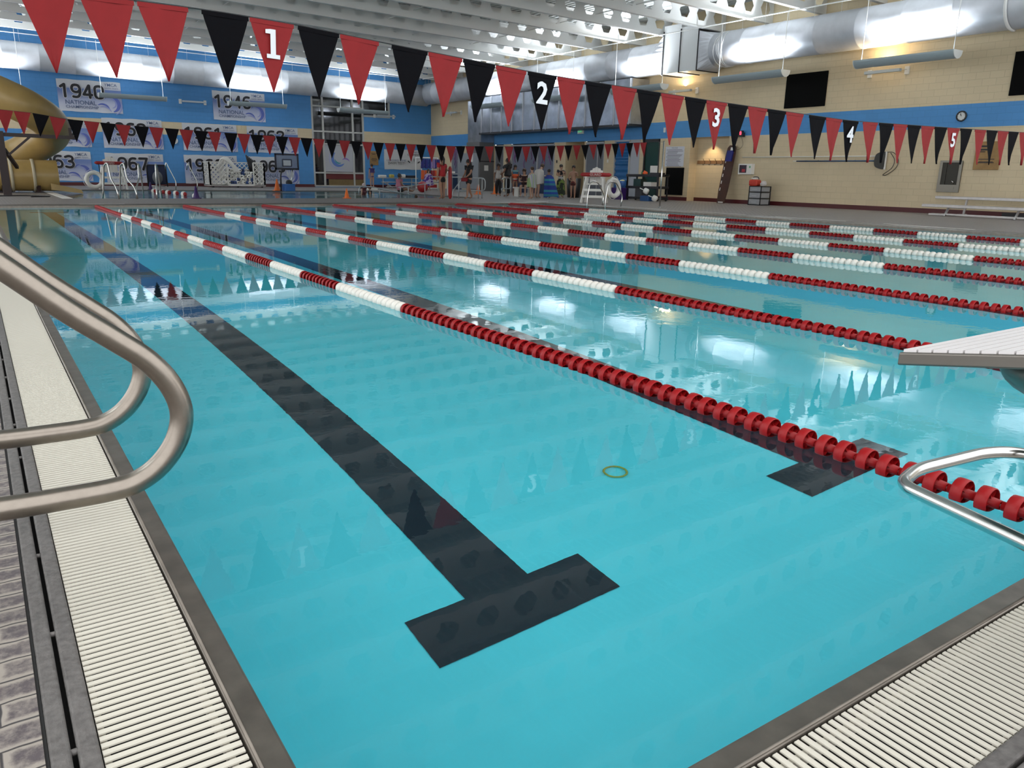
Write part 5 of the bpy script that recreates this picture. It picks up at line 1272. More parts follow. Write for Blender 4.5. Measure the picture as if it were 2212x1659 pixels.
Y2 = 28.6
a = PY(1051, 425, Y2).x; b_ = PY(1102, 425, Y2).x; h2 = PY(1080, 384, Y2).z
rail([(a,Y2-1.2,h2-.05),(a+.5,Y2-.6,h2),(b_,Y2,h2),(b_,Y2,DZ+.36),(a+.3,Y2-.7,DZ+.38),(a,Y2-1.2,DZ+.3)], 'steel ramp rail in front of the group of children, right loop', [((b_-.22,Y2,DZ),(b_-.22,Y2,h2))])
Y3 = 30.5
a = PY(775, 404, Y3).x; b_ = PY(952, 392, Y3).x; za = PY(775, 403, Y3).z; zb_ = PY(952, 394, Y3).z
rail([(a,Y3,.1),(a,Y3,za),(PY(800,403,Y3).x,Y3,za),(PY(890,426,Y3).x,Y3,.08)], 'grey steel rail sloping into the leisure pool on the left', [((PY(820,410,Y3).x,Y3,.0),(PY(820,410,Y3).x,Y3,PY(820,408,Y3).z))])
rail([(PY(860,405,Y3+2).x,Y3+2,PY(860,405,Y3+2).z),(PY(952,393,Y3+2).x,Y3+2,PY(952,393,Y3+2).z)], 'grey steel rail rising beside the towel rack', [((PY(x_,410,Y3+2).x,Y3+2,.0),(PY(x_,410,Y3+2).x,Y3+2,PY(x_,405-(x_-860)*.13,Y3+2).z)) for x_ in (865,882,918)])
rail([(PY(1000,395,Y1+.6).x,Y1+.6,h1),(PY(1000,395,Y1+.6).x-.5,Y1+.6,.3),(PY(978,430,Y1+.6).x,Y1+.6,DZ-.02)], 'curved steel rail end between the two lifeguards', [])
# shower post and white column behind
P = G(1002, 424); t = thing('stanchion', 'short white post with a flat cap behind the walking lifeguard', 'post', (P.x+.1, P.y+1.5, DZ))
MB().lathe([(.10,0),(.10,.98)], n=14).build('column', mat('post_white', (.5,.47,.44), .5), t); MB().box((-.20,-.2,.98),(.20,.2,1.06)).build('cap', M_white, t)
# ---- towel and vest rack
x0 = PY(911, 400, 40.0).x; x1 = PY(946, 400, 40.0).x; zt0 = PY(930, 341, 40.0).z-DZ
t = thing('vest_rack', 'white pipe rack hung with life vests by the swim test banner', 'rack', (x0, 40.0, DZ)); W_ = x1-x0
m = MB()
for x in (0, W_):
    for y in (0, .7): m.tube([(x,y,0),(x,y,zt0)], .03, 8)
for z in (.12, zt0): m.tube([(0,0,z),(W_,0,z)], .03, 8).tube([(0,.7,z),(W_,.7,z)], .03, 8).tube([(0,0,z),(0,.7,z)], .03, 8).tube([(W_,0,z),(W_,.7,z)], .03, 8)
m.tube([(0,.1,zt0*.78),(W_,.1,zt0*.78)], .025, 8); m.build('pipe_frame', M_paintw, t)
random.seed(21)
vc = [((.02,.02,.16),'navy'),((.33,.012,.02),'red'),((.02,.03,.20),'dark blue'),((.60,.10,.02),'orange'),((.28,.20,.42),'lilac'),((.02,.02,.03),'black')]
def vest(m, x, y, z, s=1.0):
    for sx in (-1, 1):
        m.add([(x+sx*.02,y-.05,z),(x+sx*.20,y-.04,z),(x+sx*.22,y-.04,z-.52*s),(x+sx*.02,y-.06,z-.50*s),(x+sx*.02,y+.05,z),(x+sx*.20,y+.05,z),(x+sx*.22,y+.05,z-.52*s),(x+sx*.02,y+.05,z-.50*s)], [(0,1,2,3),(7,6,5,4),(0,4,5,1),(1,5,6,2),(2,6,7,3),(3,7,4,0)])
k = 0
for row, z in enumerate((zt0*.96, zt0*.62)):
    for j in range(4):
        c, cn = vc[(k*2+row) % 6]; m = MB(); vest(m, .16+j*W_/4, -.05, z)
        o = m.build('life_vest', mat('vest_'+cn.replace(' ','_'), c, .7, 0, .5, 10)); bevel(o, .03, 2); o.location = (x0, 40.0, DZ)
        tag(o, '%s life vest on the white rack, %s row, %s from the left' % (cn, ['upper','lower'][row], ORD[j]), 'life vest', 'life vests on the rack'); k += 1
boxthing('crate', 'red crate at the foot of the white vest rack', 'crate', (x0+W_*.7, 40.3, DZ+.14), (.6,.4,.18), M_gred, 0)
# ---- aluminium bleacher at the blue wall with clothes on it
xa = PY(828, 395, 45.2).x; xb = PY(915, 395, 45.2).x
t = thing('bleacher', 'low aluminium bleacher against the blue wall under the swim test banner', 'bench', (xa, 45.2, DZ))
zA = PY(870, 384, 46).z-DZ; zB = PY(870, 393, 45.2).z-DZ; zC = PY(870, 404, 44.6).z-DZ
for y, z, nm in ((.9,zA,'seat_plank'),(.2,zB,'seat_plank'),(-.5,max(.12,zC),'foot_plank')): bevel(MB().box((0,y-.14,z-.05),(xb-xa,y+.14,z)).build(nm, M_al, t), .01)
for x in (.4, (xb-xa)/2, xb-xa-.4): MB().bar((x,.9,0),(x,.9,zA-.05),.05,.05).bar((x,.2,0),(x,.2,zB-.05),.05,.05).bar((x,-.5,.05),(x,.9,zA*.6),.05,.05).build('frame', M_al, t)
for dx, s_, m_, lb, cat in ((.35,(.5,.3,.16),M_white,'white towel folded on the far bleacher, left heap','towel'),(1.0,(.28,.3,.2),mat('yellow_cloth',(.5,.42,.1),.7),'yellow towel on the far bleacher','towel'),(1.75,(.35,.35,.22),M_white,'white towel hanging over the far bleacher edge','towel'),(2.35,(.7,.3,.15),mat('dark_cloth',(.02,.02,.03),.8),'dark clothes lying on the far bleacher','clothes')):
    o = bevel(MB().box((-s_[0]/2,-s_[1]/2,0),(s_[0]/2,s_[1]/2,s_[2])).build('towel' if cat == 'towel' else 'clothes', m_), .06, 4); o.location = (xa+dx, 46.1, DZ+zA); tag(o, lb, cat)
# ================================================================== WATER SLIDE
M_tan = mat('slide_tan', (.36,.245,.085), .35, 0, .15, 4, .1); M_sframe = mat('slide_frame', (.014,.003,.003), .45)
YS = 33.2
def S(x, y, Y): q = PY(x, y, Y); return (q.x, Y, q.z)
t = thing('water_slide', 'large tan tube water slide curling above the leisure pool', 'slide', (0, YS, DZ))
def rel(p): return (p[0], p[1]-YS, p[2]-DZ)
path = [S(-190,120,32.6), S(-90,165,32.2), S(0,205,31.8), S(58,232,31.8), S(104,262,32.6), S(112,288,33.9), S(84,310,34.9), S(30,338,35.4), S(-60,362,35.2), S(-160,380,34.6)]
pts = spline([rel(p) for p in path], 8)
rr = [.64]*len(pts)
MB().tube(pts, .60, 28).build('upper_tube', M_tan, t)
lp = [rel(S(-190,383,34.0)), rel(S(-60,382,34.0)), rel(S(30,382,34.0)), rel(S(125,385,34.0))]
lp = [(p[0], p[1], .62) for p in lp]
MB().tube(lp, .56, 28, 0, False).tube([(lp[-1][0]-.02,lp[-1][1],.62),(lp[-1][0],lp[-1][1],.62)], .545, 28).build('lower_tube', M_tan, t)
MB().add([(lp[-1][0]-.3,lp[-1][1]-.55,.12),(lp[-1][0]+.75,lp[-1][1]-.45,-.02),(lp[-1][0]+.75,lp[-1][1]+.45,-.02),(lp[-1][0]-.3,lp[-1][1]+.55,.12),(lp[-1][0]-.3,lp[-1][1]-.55,.35),(lp[-1][0]+.7,lp[-1][1]-.45,.12),(lp[-1][0]+.7,lp[-1][1]+.45,.12),(lp[-1][0]-.3,lp[-1][1]+.55,.35)], [(0,1,2,3),(0,4,5,1),(3,2,6,7),(1,5,6,2)]).build('splash_chute', M_tan, t)
for xx in (25, 73):
    q = rel(S(xx,385,34.0)); MB().lathe([(.56,-.05),(.595,-.05),(.595,.05),(.56,.05)], (q[0],q[1],.62), 28, 'x').build('flange', mat('flange_cream', (.45,.40,.28), .5), t)
for xx in (82, 8):
    q = rel(S(xx,405,34.0)); MB().bar((q[0],q[1]-.5,0),(q[0],q[1]-.3,.35),.14,.14).bar((q[0],q[1]+.5,0),(q[0],q[1]+.3,.35),.14,.14).bar((q[0],q[1]-.6,.02),(q[0],q[1]+.6,.02),.3,.05).build('support_foot', M_sframe, t)
fr_ = MB(); Yp = 31.2
A = rel(S(-60,287,Yp)); B = rel(S(166,298,Yp)); fr_.bar(A, B, .12, .12)
C = rel(S(4,290,Yp)); fr_.bar((C[0]-.08,C[1],0),(C[0]-.08,C[1],C[2]+.1),.24,.24)
fr_.bar(rel(S(64,296,Yp)), (C[0]+.1,C[1],rel(S(15,335,Yp))[2]),.07,.07)
q = rel(S(153,296,Yp)); q2 = rel(S(151,276,Yp)); fr_.bar(q, (q[0],q[1],q2[2]), .09,.09)
fr_.build('support_frame', M_sframe, t)
fr2 = MB(); q = rel(S(14,356,Yp)); fr2.bar((q[0],q[1],q[2]+.5),(q[0]+.35,q[1]+1.2,.9),.10,.10); fr2.build('support_strut', M_sframe, t)
# low hose lines on the deck
o = MB().tube(spline([(-3.2,31.5,DZ+.02),(-1.5,30.2,DZ+.02),(0,29.6,DZ+.02),(1.2,29.9,DZ+.02),(1.75,29.2,DZ+.02),(1.2,28.7,DZ+.02)],6), .018, 6).build('hose', M_black); tag(o, 'dark hose lying on the deck below the slide', 'hose')
# ================================================================== PEOPLE
def skin_mesh(V, E_, R, root, name, mats, sub=1):
    me = bpy.data.meshes.new(name); me.from_pydata(V, E_, []); ob = bpy.data.objects.new(name, me); COL.objects.link(ob)
    sk = ob.modifiers.new('skin', 'SKIN'); sk.branch_smoothing = .6; sk.use_smooth_shade = True
    for i, v in enumerate(me.skin_vertices[0].data):
        r = R[i]; v.radius = r if isinstance(r, tuple) else (r, r); v.use_root = (i == root)
    ss = ob.modifiers.new('sub', 'SUBSURF'); ss.levels = sub; ss.render_levels = sub
    bpy.context.view_layer.update(); dg = bpy.context.evaluated_depsgraph_get()
    out = bpy.data.meshes.new_from_object(ob.evaluated_get(dg)); bpy.data.objects.remove(ob); bpy.data.meshes.remove(me)
    out.materials.clear()
    for m in mats: out.materials.append(m)
    for p in out.polygons: p.use_smooth = True
    return out
BASE = dict(pel=(0,0,.53), spi=(0,-.005,.62), che=(0,0,.74), nec=(0,-.005,.835), hb=(0,.005,.875), hm=(0,.012,.93), ht=(0,.0,.985),
  shL=(-.10,0,.795), elL=(-.125,-.01,.635), wrL=(-.125,.02,.49), paL=(-.125,.03,.455), shR=(.10,0,.795), elR=(.125,-.01,.635), wrR=(.125,.02,.49), paR=(.125,.03,.455),
  hiL=(-.052,0,.50), knL=(-.055,.012,.285), anL=(-.055,-.01,.055), toL=(-.06,.085,.02), hiR=(.052,0,.50), knR=(.055,.012,.285), anR=(.055,-.01,.055), toR=(.06,.085,.02))
RAD = dict(pel=(.090,.068), spi=(.080,.060), che=(.094,.066), nec=(.030,.030), hb=(.038,.044), hm=(.052,.060), ht=(.032,.038), shL=.036, elL=.026, wrL=.018, paL=(.020,.010), hiL=.056, knL=.038, anL=.024, toL=(.022,.014))
for k in list(RAD):
    if k.endswith('L'): RAD[k[:-1]+'R'] = RAD[k]
CH = [('pel','spi'),('spi','che'),('che','nec'),('nec','hb'),('hb','hm'),('hm','ht'),('che','shL'),('shL','elL'),('elL','wrL'),('wrL','paL'),('che','shR'),('shR','elR'),('elR','wrR'),('wrR','paR'),('pel','hiL'),('hiL','knL'),('knL','anL'),('anL','toL'),('pel','hiR'),('hiR','knR'),('knR','anR'),('anR','toR')]
def lerp3(a, b, t): return tuple(a[i]+(b[i]-a[i])*t for i in range(3))
def person(P, rz, h, label, skin, pose=None, wear=(), hair=None, stout=1.0, extra=None, dz=0):
    J = dict(BASE); J.update(pose or {}); J = {k: tuple(c*h for c in v) for k, v in J.items()}
    t = thing('person', label, 'person', (P[0], P[1], P[2]+dz), rz)
    names = list(J); V = [J[n] for n in names]; idx = {n: i for i, n in enumerate(names)}
    R = []
    for n in names:
        r = RAD[n]; r = r if isinstance(r, tuple) else (r, r); s_ = stout if n in ('pel','spi','che') else 1; R.append((r[0]*h*s_, r[1]*h*s_))
    E_ = [(idx[a], idx[b]) for a, b in CH]
    for sd in 'LR':      # five fingers
        pa = Vector(J['pa'+sd]); wr = Vector(J['wr'+sd]); d = (pa-wr).normalized(); side = d.cross(Vector((0,0,1)) if abs(d.z) < .9 else Vector((0,1,0))).normalized()
        cu = d.cross(side)
        for k, (o, L) in enumerate(((-.016,.030),(-.006,.036),(.005,.034),(.015,.027))):
            a = pa+side*o*h+d*.006*h; b = a+d*L*.5*h; c = b+(d*.8+cu*.5).normalized()*L*.5*h
            i0 = len(V); V += [tuple(b), tuple(c)]; R += [(.0055*h,)*2, (.0045*h,)*2]; E_ += [(idx['pa'+sd], i0), (i0, i0+1)]
        a = wr+(pa-wr)*.5; b = pa+side*(-.028*h)-d*.004*h; c = b+d*.018*h
        i0 = len(V); V += [tuple(b), tuple(c)]; R += [(.0065*h,)*2, (.005*h,)*2]; E_ += [(idx['pa'+sd], i0), (i0, i0+1)]
    ms = mat('skin_%d_%d' % (int(skin[0]*100), int(skin[2]*100)), skin, .5)
    me = skin_mesh(V, E_, R, idx['pel'], 'body', [ms]); body = link('body', me, t)
    # nose, ears joined to the body mesh
    hm = Vector(J['hm']); f_ = MB(); hd = (Vector(J['ht'])-Vector(J['hb'])).normalized(); fwd = Vector((0,1,0)); fwd = (fwd-hd*fwd.dot(hd)).normalized(); sdv = hd.cross(fwd)
    f_.ball(hm+fwd*.063*h-hd*.008*h, (.008*h,.012*h,.010*h), 8); 
    for s_ in (-1,1): f_.ball(hm+sdv*s_*.054*h-hd*.006*h, (.006*h,.010*h,.014*h), 8)
    bm = bmesh.new(); bm.from_mesh(me); tmp = f_.mesh('tmp', ms); bm.from_mesh(tmp); bm.to_mesh(me); bm.free()
    for p in me.polygons: p.use_smooth = True
    g = MB()
    for s_ in (-1,1): g.ball(hm+fwd*.058*h+sdv*s_*.020*h+hd*.006*h, .0056*h, 8)
    g.build('eyes', M_black, t)
    MB().ball(hm+fwd*.057*h-hd*.028*h, (.014*h,.005*h,.004*h), 8).build('mouth', mat('lips', (.25,.07,.06), .5), t)
    if hair:
        hc, style = hair; b = MB(); c = hm-fwd*.014*h+hd*.016*h
        b.ball(c, (.059*h,.063*h,.062*h), 16)
        if style == 'long': b.tube([c-fwd*.02*h, c-fwd*.045*h-hd*.06*h, c-fwd*.052*h-hd*.15*h, c-fwd*.05*h-hd*.22*h], [.045*h,.05*h,.042*h,.02*h], 12)
        if style == 'tail': b.tube([c-fwd*.05*h+hd*.02*h, c-fwd*.085*h-hd*.02*h, c-fwd*.08*h-hd*.10*h, c-fwd*.07*h-hd*.17*h], [.018*h,.024*h,.020*h,.008*h], 10)
        if style == 'bun': b.ball(c+hd*.05*h-fwd*.02*h, .024*h, 10)
        b.build('hair', mat('hair_%d' % int(hc[0]*1000), hc, .6), t)
    for nm, kind, mm, gr in wear:
        vs, es, rs = [], [], []
        def addc(chain, scale, rr=None):
            base = len(vs)
            for i, q in enumerate(chain):
                n_, fr = q; p = lerp3(J[n_[0]], J[n_[1]], fr); 
                ra, rb = RAD[n_[0]], RAD[n_[1]]; ra = ra if isinstance(ra, tuple) else (ra, ra); rb = rb if isinstance(rb, tuple) else (rb, rb)
                r = (max((ra[0]+(rb[0]-ra[0])*fr)*h*(stout if n_[0] in ('pel','spi','che') else 1), .01)*scale+gr, ((ra[1]+(rb[1]-ra[1])*fr)*h)*scale+gr)
                if chain is None: pass
                vs.append(p); rs.append(r)
                if i: es.append((base+i-1, base+i))
            return base
        if kind in ('shirt','tank','top'):
            lo = 0.0 if kind != 'top' else None
            if kind == 'top': b0 = addc([(('spi','che'),.35),(('spi','che'),.8),(('spi','che'),1.0),(('che','nec'),.28)], 1.05); ci = b0+2
            else: b0 = addc([(('pel','spi'),-.15),(('pel','spi'),.5),(('spi','che'),.3),(('spi','che'),1.0),(('che','nec'),.5)], 1.06); ci = b0+3
            if kind == 'shirt':
                for sd in 'LR':
                    k = addc([(('sh'+sd,'el'+sd),0.0),(('sh'+sd,'el'+sd),.55)], 1.25); es.append((ci, k))
            root = ci
        elif kind in ('shorts','brief','pants'):
            b0 = addc([(('pel','spi'),.35),(('pel','spi'),0.0)], 1.06); fr = {'shorts':.62,'brief':.12,'pants':None}[kind]
            for sd in 'LR':
                if kind == 'pants': k = addc([(('hi'+sd,'kn'+sd),.0),(('hi'+sd,'kn'+sd),1.0),(('kn'+sd,'an'+sd),.9)], 1.15)
                else: k = addc([(('hi'+sd,'kn'+sd),.0),(('hi'+sd,'kn'+sd),fr)], 1.18 if kind == 'shorts' else 1.04)
                es.append((b0+1, k))
            root = b0+1
        elif kind == 'cape':      # towel hung round the shoulders or waist: (top z, bottom z, flare)
            continue
        link(nm, skin_mesh(vs, es, rs, root, nm, [mm]), t)
    return t, J, h
def cape(t, h, zt, zb, r0, r1, m_, cx=0, cy=0, tilt=0, seed=1, depth=.75, wob=.10, name='towel'):
    random.seed(seed); n = 36; rows = 9; v = []; ph = random.uniform(0, 6)
    for i in range(rows+1):
        q = i/rows; z = (zt+(zb-zt)*q)*h; r = (r0+(r1-r0)*q**.7)*h
        if i == 0: r *= .62
        for k in range(n):
            a = 2*PI*k/n; rr = r*(1+wob*q*math.sin(5*a+ph)+.05*q*math.sin(11*a+2*ph))
            v.append((cx*h+tilt*q*h+rr*math.cos(a), cy*h+depth*rr*math.sin(a), z+(.02*h*math.sin(2*a+ph))*q))
    f = [(i*n+k, (i+1)*n+k, (i+1)*n+(k+1)%n, i*n+(k+1)%n) for i in range(rows) for k in range(n)]
    o = MB().add(v, f, 0, True).build(name, m_, t); return o
def stripe_mat(name, cols, scale, axis=0, rough=.8):
    m, nt, b = newmat(name); L = nt.links.new; tc = nt.nodes.new('ShaderNodeTexCoord'); sp = nt.nodes.new('ShaderNodeSeparateXYZ'); L(tc.outputs['Object'], sp.inputs[0])
    mu = nt.nodes.new('ShaderNodeMath'); mu.operation = 'MULTIPLY'; mu.inputs[1].default_value = scale; L(sp.outputs[axis], mu.inputs[0])
    fr = nt.nodes.new('ShaderNodeMath'); fr.operation = 'FRACT'; L(mu.outputs[0], fr.inputs[0])
    cr = nt.nodes.new('ShaderNodeValToRGB'); cr.color_ramp.interpolation = 'CONSTANT'; e = cr.color_ramp.elements
    for i, c in enumerate(cols):
        el = e[i] if i < 2 else e.new(i/len(cols)); el.position = i/len(cols); el.color = (*c, 1)
    L(fr.outputs[0], cr.inputs[0]); L(cr.outputs[0], b.inputs['Base Color']); b.inputs['Roughness'].default_value = rough; return m
def blotch_mat(name, c1, c2, scale):
    m, nt, b = newmat(name); L = nt.links.new; tc = nt.nodes.new('ShaderNodeTexCoord'); nz = nt.nodes.new('ShaderNodeTexNoise'); nz.inputs['Scale'].default_value = scale; L(tc.outputs['Object'], nz.inputs['Vector'])
    cr = nt.nodes.new('ShaderNodeValToRGB'); cr.color_ramp.interpolation = 'CONSTANT'; e = cr.color_ramp.elements; e[0].position = 0; e[0].color = (*c1, 1); e[1].position = .52; e[1].color = (*c2, 1)
    L(nz.outputs['Fac'], cr.inputs[0]); L(cr.outputs[0], b.inputs['Base Color']); b.inputs['Roughness'].default_value = .8; return m
SK1 = (.42,.25,.17); SK2 = (.30,.16,.10); SK3 = (.20,.10,.06)
DK = (.012,.009,.008); BR = (.05,.025,.012)
M_rs = mat('guard_shirt', (.36,.008,.012), .7); M_bs = mat('black_cloth', (.008,.008,.010), .8)
def at_(foot, head, ymin=None, ymax=None):
    P = G(*foot); 
    if ymax and P.y > ymax: P = PY(foot[0], foot[1], ymax); 
    if ymin and P.y < ymin: P = PY(foot[0], foot[1], ymin)
    P.z = DZ; return P, HT(P, *head)-DZ
fwdL = PI/2
# lifeguards
P, h = at_((955,430.5), (957,338)); P.y = min(P.y, LY0-.4)
person(P, .15, h/.985, 'lifeguard in a red shirt and black shorts standing with the back turned', SK2, dict(knL=(-.03,.01,.285),anL=(-.012,0,.055),toL=(-.02,.09,.02),hiL=(-.045,0,.5),elR=(.16,.02,.65),wrR=(.15,.11,.56),paR=(.12,.13,.55)), (('shirt','shirt',M_rs,.014*h),('shorts','shorts',M_bs,.012*h)), (DK,'tail'))
Q = G(967, 430.5); t = rescue_tube((P.x+.42, P.y+.12, DZ+.62), 0, 'red rescue tube standing upright beside the lifeguard in red', False, 1.22); t.rotation_euler = (0, PI/2, 0)
P, h = at_((1013,430.5), (1008,345)); P.y = min(P.y, LY0-.5)
person(P, fwdL+.2, h/.985, 'lifeguard in a dark shirt with a red hip pack walking left along the deck', SK2, dict(hm=(0,.035,.925),hb=(0,.02,.872),ht=(0,.03,.982),knL=(-.05,.09,.30),anL=(-.05,.11,.06),toL=(-.05,.20,.02),knR=(.05,-.04,.28),anR=(.05,-.15,.07),toR=(.05,-.07,.02),elL=(-.12,.06,.65),wrL=(-.08,.16,.56),paL=(-.05,.19,.55),elR=(.13,.02,.64),wrR=(.10,.13,.54),paR=(.06,.16,.53)), (('shirt','shirt',M_bs,.016*h),('shorts','shorts',M_bs,.008*h)), (DK,'long'))
hp_ = bevel(MB().box((-.16,-.08,-.07),(.16,.08,.07)).build('hip_pack', mat('pack_red', (.22,.01,.015), .6)), .03, 3); hp_.location = (P.x-.17, P.y, DZ+h*.50); hp_.rotation_euler.z = .2; tag(hp_, 'red hip pack worn by the walking lifeguard', 'bag')
# the waiting group
P, h = at_((1096,425.5), (1094,342.5)); person(P, .5, h/.985, 'adult dressed all in black standing among the waiting children', SK3, dict(elL=(-.15,.03,.65),wrL=(-.12,.12,.60),paL=(-.10,.14,.59)), (('jacket','shirt',M_bs,.03*h),('trousers','pants',M_bs,.012*h)), (DK,'long'), 1.15)
P, h = at_((1084,424.5), (1081.5,354)); P.y += .3; person(P, 2.6, h/.985, 'child in a white shirt and dark trousers beside the adult in black', SK3, {}, (('shirt','shirt',mat('shirt_white',(.42,.40,.38),.8),.02*h),('trousers','pants',M_bs,.01*h)), (DK,'short'))
Pg, h = at_((1112,424), (1111,357)); P = Pg; person(P, PI-.25, h/.985, 'girl in a swimsuit with orange, white and teal stripes facing the camera', SK2, {}, (('swim_top','tank',stripe_mat('orange_stripes', [(.03,.12,.2),(.2,.4,.42),(.55,.5,.42),(.62,.10,.03),(.62,.10,.03)], 1/(.36*h), 2),.006*h),('swim_bottom','brief',mat('coral',(.35,.04,.05),.7),.004*h)), (DK,'long'))
P, h = at_((1134,425), (1132,363)); hh = h*1.28
st = thing('stool', 'low white bench under the seated woman', 'bench', (P.x+.15, P.y+.35, DZ)); MB().box((-.45,-.2,.36),(.45,.22,.42)).build('seat', M_white, st); MB().box((-.4,-.15,0),(-.34,.17,.36)).box((.34,-.15,0),(.4,.17,.36)).build('leg', M_white, st)
sit = dict(pel=(0,0,.30),spi=(0,0,.39),che=(0,.01,.51),nec=(0,.01,.605),hb=(0,.025,.645),hm=(0,.035,.70),ht=(0,.03,.755),shL=(-.10,.01,.565),elL=(-.13,.06,.43),wrL=(-.07,.16,.41),paL=(-.04,.18,.41),shR=(.10,.01,.565),elR=(.13,.06,.43),wrR=(.07,.16,.41),paR=(.04,.18,.41),hiL=(-.055,.02,.285),knL=(-.07,.24,.29),anL=(-.06,.20,.05),toL=(-.06,.29,.02),hiR=(.055,.02,.285),knR=(.07,.24,.29),anR=(.06,.22,.05),toR=(.06,.31,.02))
person((P.x+.15,P.y+.3,P.z), PI-.75, hh, 'seated woman with long dark hair in dark clothes behind the striped swimsuit girl', SK1, sit, (('shirt','shirt',mat('dark_red_top',(.03,.008,.01),.8),.02),('trousers','shorts',mat('navy_trouser',(.008,.01,.03),.8),.03)), (BR,'long'))
P, h = at_((1148,430.3), (1151,361)); tt, _, _ = person(P, .3, h/.985, 'child wrapped in a pale towel with green and white stripes, back turned', SK1, {}, (('swim_bottom','brief',M_bs,.004),), (BR,'short'))
cape(tt, h, .80, .37, .14, .19, stripe_mat('pale_stripes', [(.38,.40,.42),(.25,.36,.16),(.42,.43,.44),(.28,.26,.36)], 7.5, 0), seed=3)
P, h = at_((1170,428.5), (1178,357)); hh = h*1.10; P.y += .35
bend = dict(spi=(0,.03,.62),che=(0,.08,.73),nec=(0,.14,.81),hb=(0,.17,.84),hm=(0,.205,.875),ht=(0,.215,.925),shL=(-.10,.09,.78),elL=(-.12,.10,.63),wrL=(-.08,.19,.55),paL=(-.06,.22,.54),shR=(.10,.09,.78),elR=(.12,.10,.63),wrR=(.08,.19,.55),paR=(.06,.22,.54))
tt, _, _ = person(P, -PI/2+.2, hh, 'boy draped in a white towel leaning forward with bare legs', SK1, bend, (('swim_shorts','shorts',M_bs,.01),), (BR,'short'))
cape(tt, hh, .80, .40, .13, .19, mat('towel_white', (.50,.49,.46), .85), cy=.07, seed=4)
P, h = at_((1186,428.5), (1171,366)); hh = h/.985
tt, _, _ = person((P.x-.12,P.y-.1,P.z), -.3, hh, 'child wrapped in a blue and turquoise striped towel reaching the floor', SK3, {}, (('swim_shorts','shorts',M_bs,.01),), (DK,'short'))
cape(tt, hh, .80, .05, .14, .27, stripe_mat('blue_stripes', [(.01,.03,.20),(.02,.16,.22),(.01,.05,.30),(.03,.22,.28),(.01,.03,.22)], 2.2, 2), tilt=.12, seed=6, depth=.7)
P, h = at_((1210,427.5), (1211,356)); hh = h/.985
tt, _, _ = person(P, PI-.1, hh, 'boy in a black and white rash guard with a green towel round his waist', SK1, dict(elL=(-.17,.02,.69),wrL=(-.07,.10,.68),paL=(-.03,.11,.69),elR=(.17,.02,.68),wrR=(.08,.11,.66),paR=(.04,.12,.67)), (('rash_guard','shirt',blotch_mat('rash_print',(.008,.008,.012),(.42,.42,.42),4),.012),), (DK,'short'))
cape(tt, hh, .56, .10, .115, .15, blotch_mat('camo_towel', (.025,.035,.02), (.16,.24,.05), 5), seed=8, depth=.8)
P, h = at_((1237,429.5), (1243,358)); person((P.x,P.y,P.z), PI-.9, h/.985, 'shirtless boy in long dark red swim shorts left of the lifeguard chair', SK2, dict(elL=(-.16,.05,.67),wrL=(-.10,.14,.74),paL=(-.09,.17,.77),elR=(.14,.03,.64),wrR=(.08,.13,.56),paR=(.04,.15,.55)), (('swim_shorts','shorts',blotch_mat('red_shorts',(.10,.008,.008),(.02,.008,.008),9),.022),), (DK,'short'))
bn = thing('trash_bin', 'black bin behind the shirtless boy', 'bin', (P.x+1.3, P.y+1.6, DZ)); MB().lathe([(0,0),(.28,0),(.33,.85),(0,.85)], n=18).build('bin_body', M_black, bn)
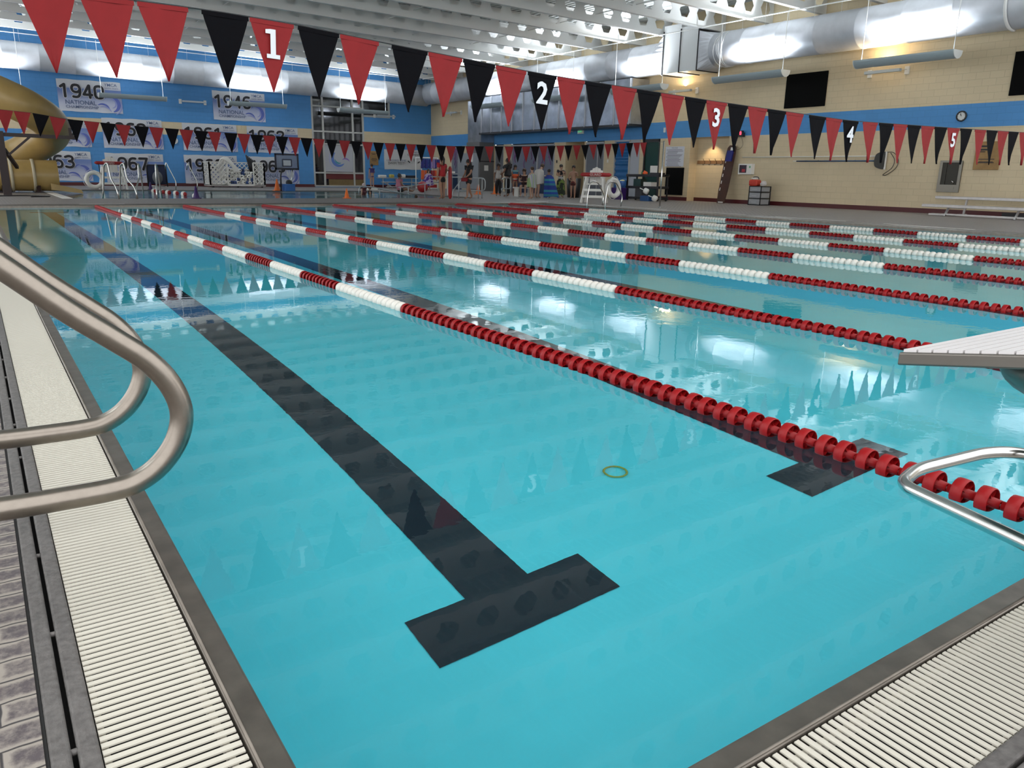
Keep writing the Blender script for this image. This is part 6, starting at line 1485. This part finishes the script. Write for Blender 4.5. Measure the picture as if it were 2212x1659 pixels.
# by the far side of the leisure pool
P = PY(804, 402, 42.5); P.z = DZ; h = HT(P, 806, 355)-DZ; person(P, .1, h/.985, 'girl in a purple two-piece swimsuit standing with her back turned below the wooden plaque', SK1, dict(elR=(.14,.05,.66),wrR=(.13,.16,.58),paR=(.13,.19,.56)), (('swim_top','top',mat('purple_swim',(.05,.03,.16),.6),.008),('swim_bottom','brief',mat('purple_swim',(.05,.03,.16)),.008)), (BR,'bun'))
P = G(836, 415); P.x = LX1+.45; P.z = DZ; h = HT(P, 833, 374)-DZ; hh = h/.76*1.0
sit2 = {k: (v[0], v[1], v[2]-.235) for k, v in sit.items()}; sit2.update(knL=(-.09,.22,.10),anL=(-.07,.40,.03),toL=(-.07,.46,.07),knR=(.09,.22,.10),anR=(.07,.40,.03),toR=(.07,.46,.07))
hh = h/.52; hh = min(hh, 2.0)
person((P.x, P.y, DZ), -PI/2-.1, hh*.95, 'woman in a pink top and dark shorts sitting at the leisure pool edge', SK3, sit2, (('swim_top','tank',mat('pink_top',(.45,.16,.22),.7),.012),('shorts','shorts',M_bs,.02)), (DK,'bun'), 1.2)
R_ = G(838+1, 416); o = MB().ball((0,0,.28), .28, 20).build('exercise_ball', mat('ball_red', (.32,.012,.016), .4)); o.location = (P.x+1.15, P.y-.35, DZ); tag(o, 'large red ball beside the seated woman at the pool edge', 'ball')
P = G(786, 421, .02); P.y = min(P.y, LY1-1.5); hh = 1.15; person((P.x,P.y,-.62), .4, hh, 'child with a white swim cap standing in the leisure pool', SK1, {}, (('swimsuit','tank',mat('dark_red_suit',(.08,.015,.02),.7),.006),), ((.55,.45,.45),'bun'))
P = G(799, 419, .02); P.y = min(P.y, LY1-1.3); person((P.x,P.y,-.78), 1.2, 1.15, 'child up to the shoulders in the leisure pool beside the swim cap', SK1, {}, (('swimsuit','tank',M_bs,.004),), (BR,'short'))
P = G(906, 430, .02); person((P.x,LY0+.35,-.98), -.9, 1.15, 'swimmer whose head shows just above the near edge of the leisure pool', SK1, {}, (('swimsuit','tank',M_bs,.004),), (BR,'tail'))
P, h = at_((926,409), (923,366)); P.y = min(P.y, 39.2); P = PY(926, 409, P.y); P.z = DZ; h = HT(P, 923, 366)-DZ; tt, _, _ = person(P, PI, h/.985, 'child wrapped in a lilac and purple towel in front of the vest rack', SK1, {}, (('swim_shorts','shorts',M_bs,.01),), (BR,'short'))
cape(tt, h, .80, .26, .16, .27, blotch_mat('lilac_print', (.38,.30,.45), (.07,.02,.22), 5), seed=12)
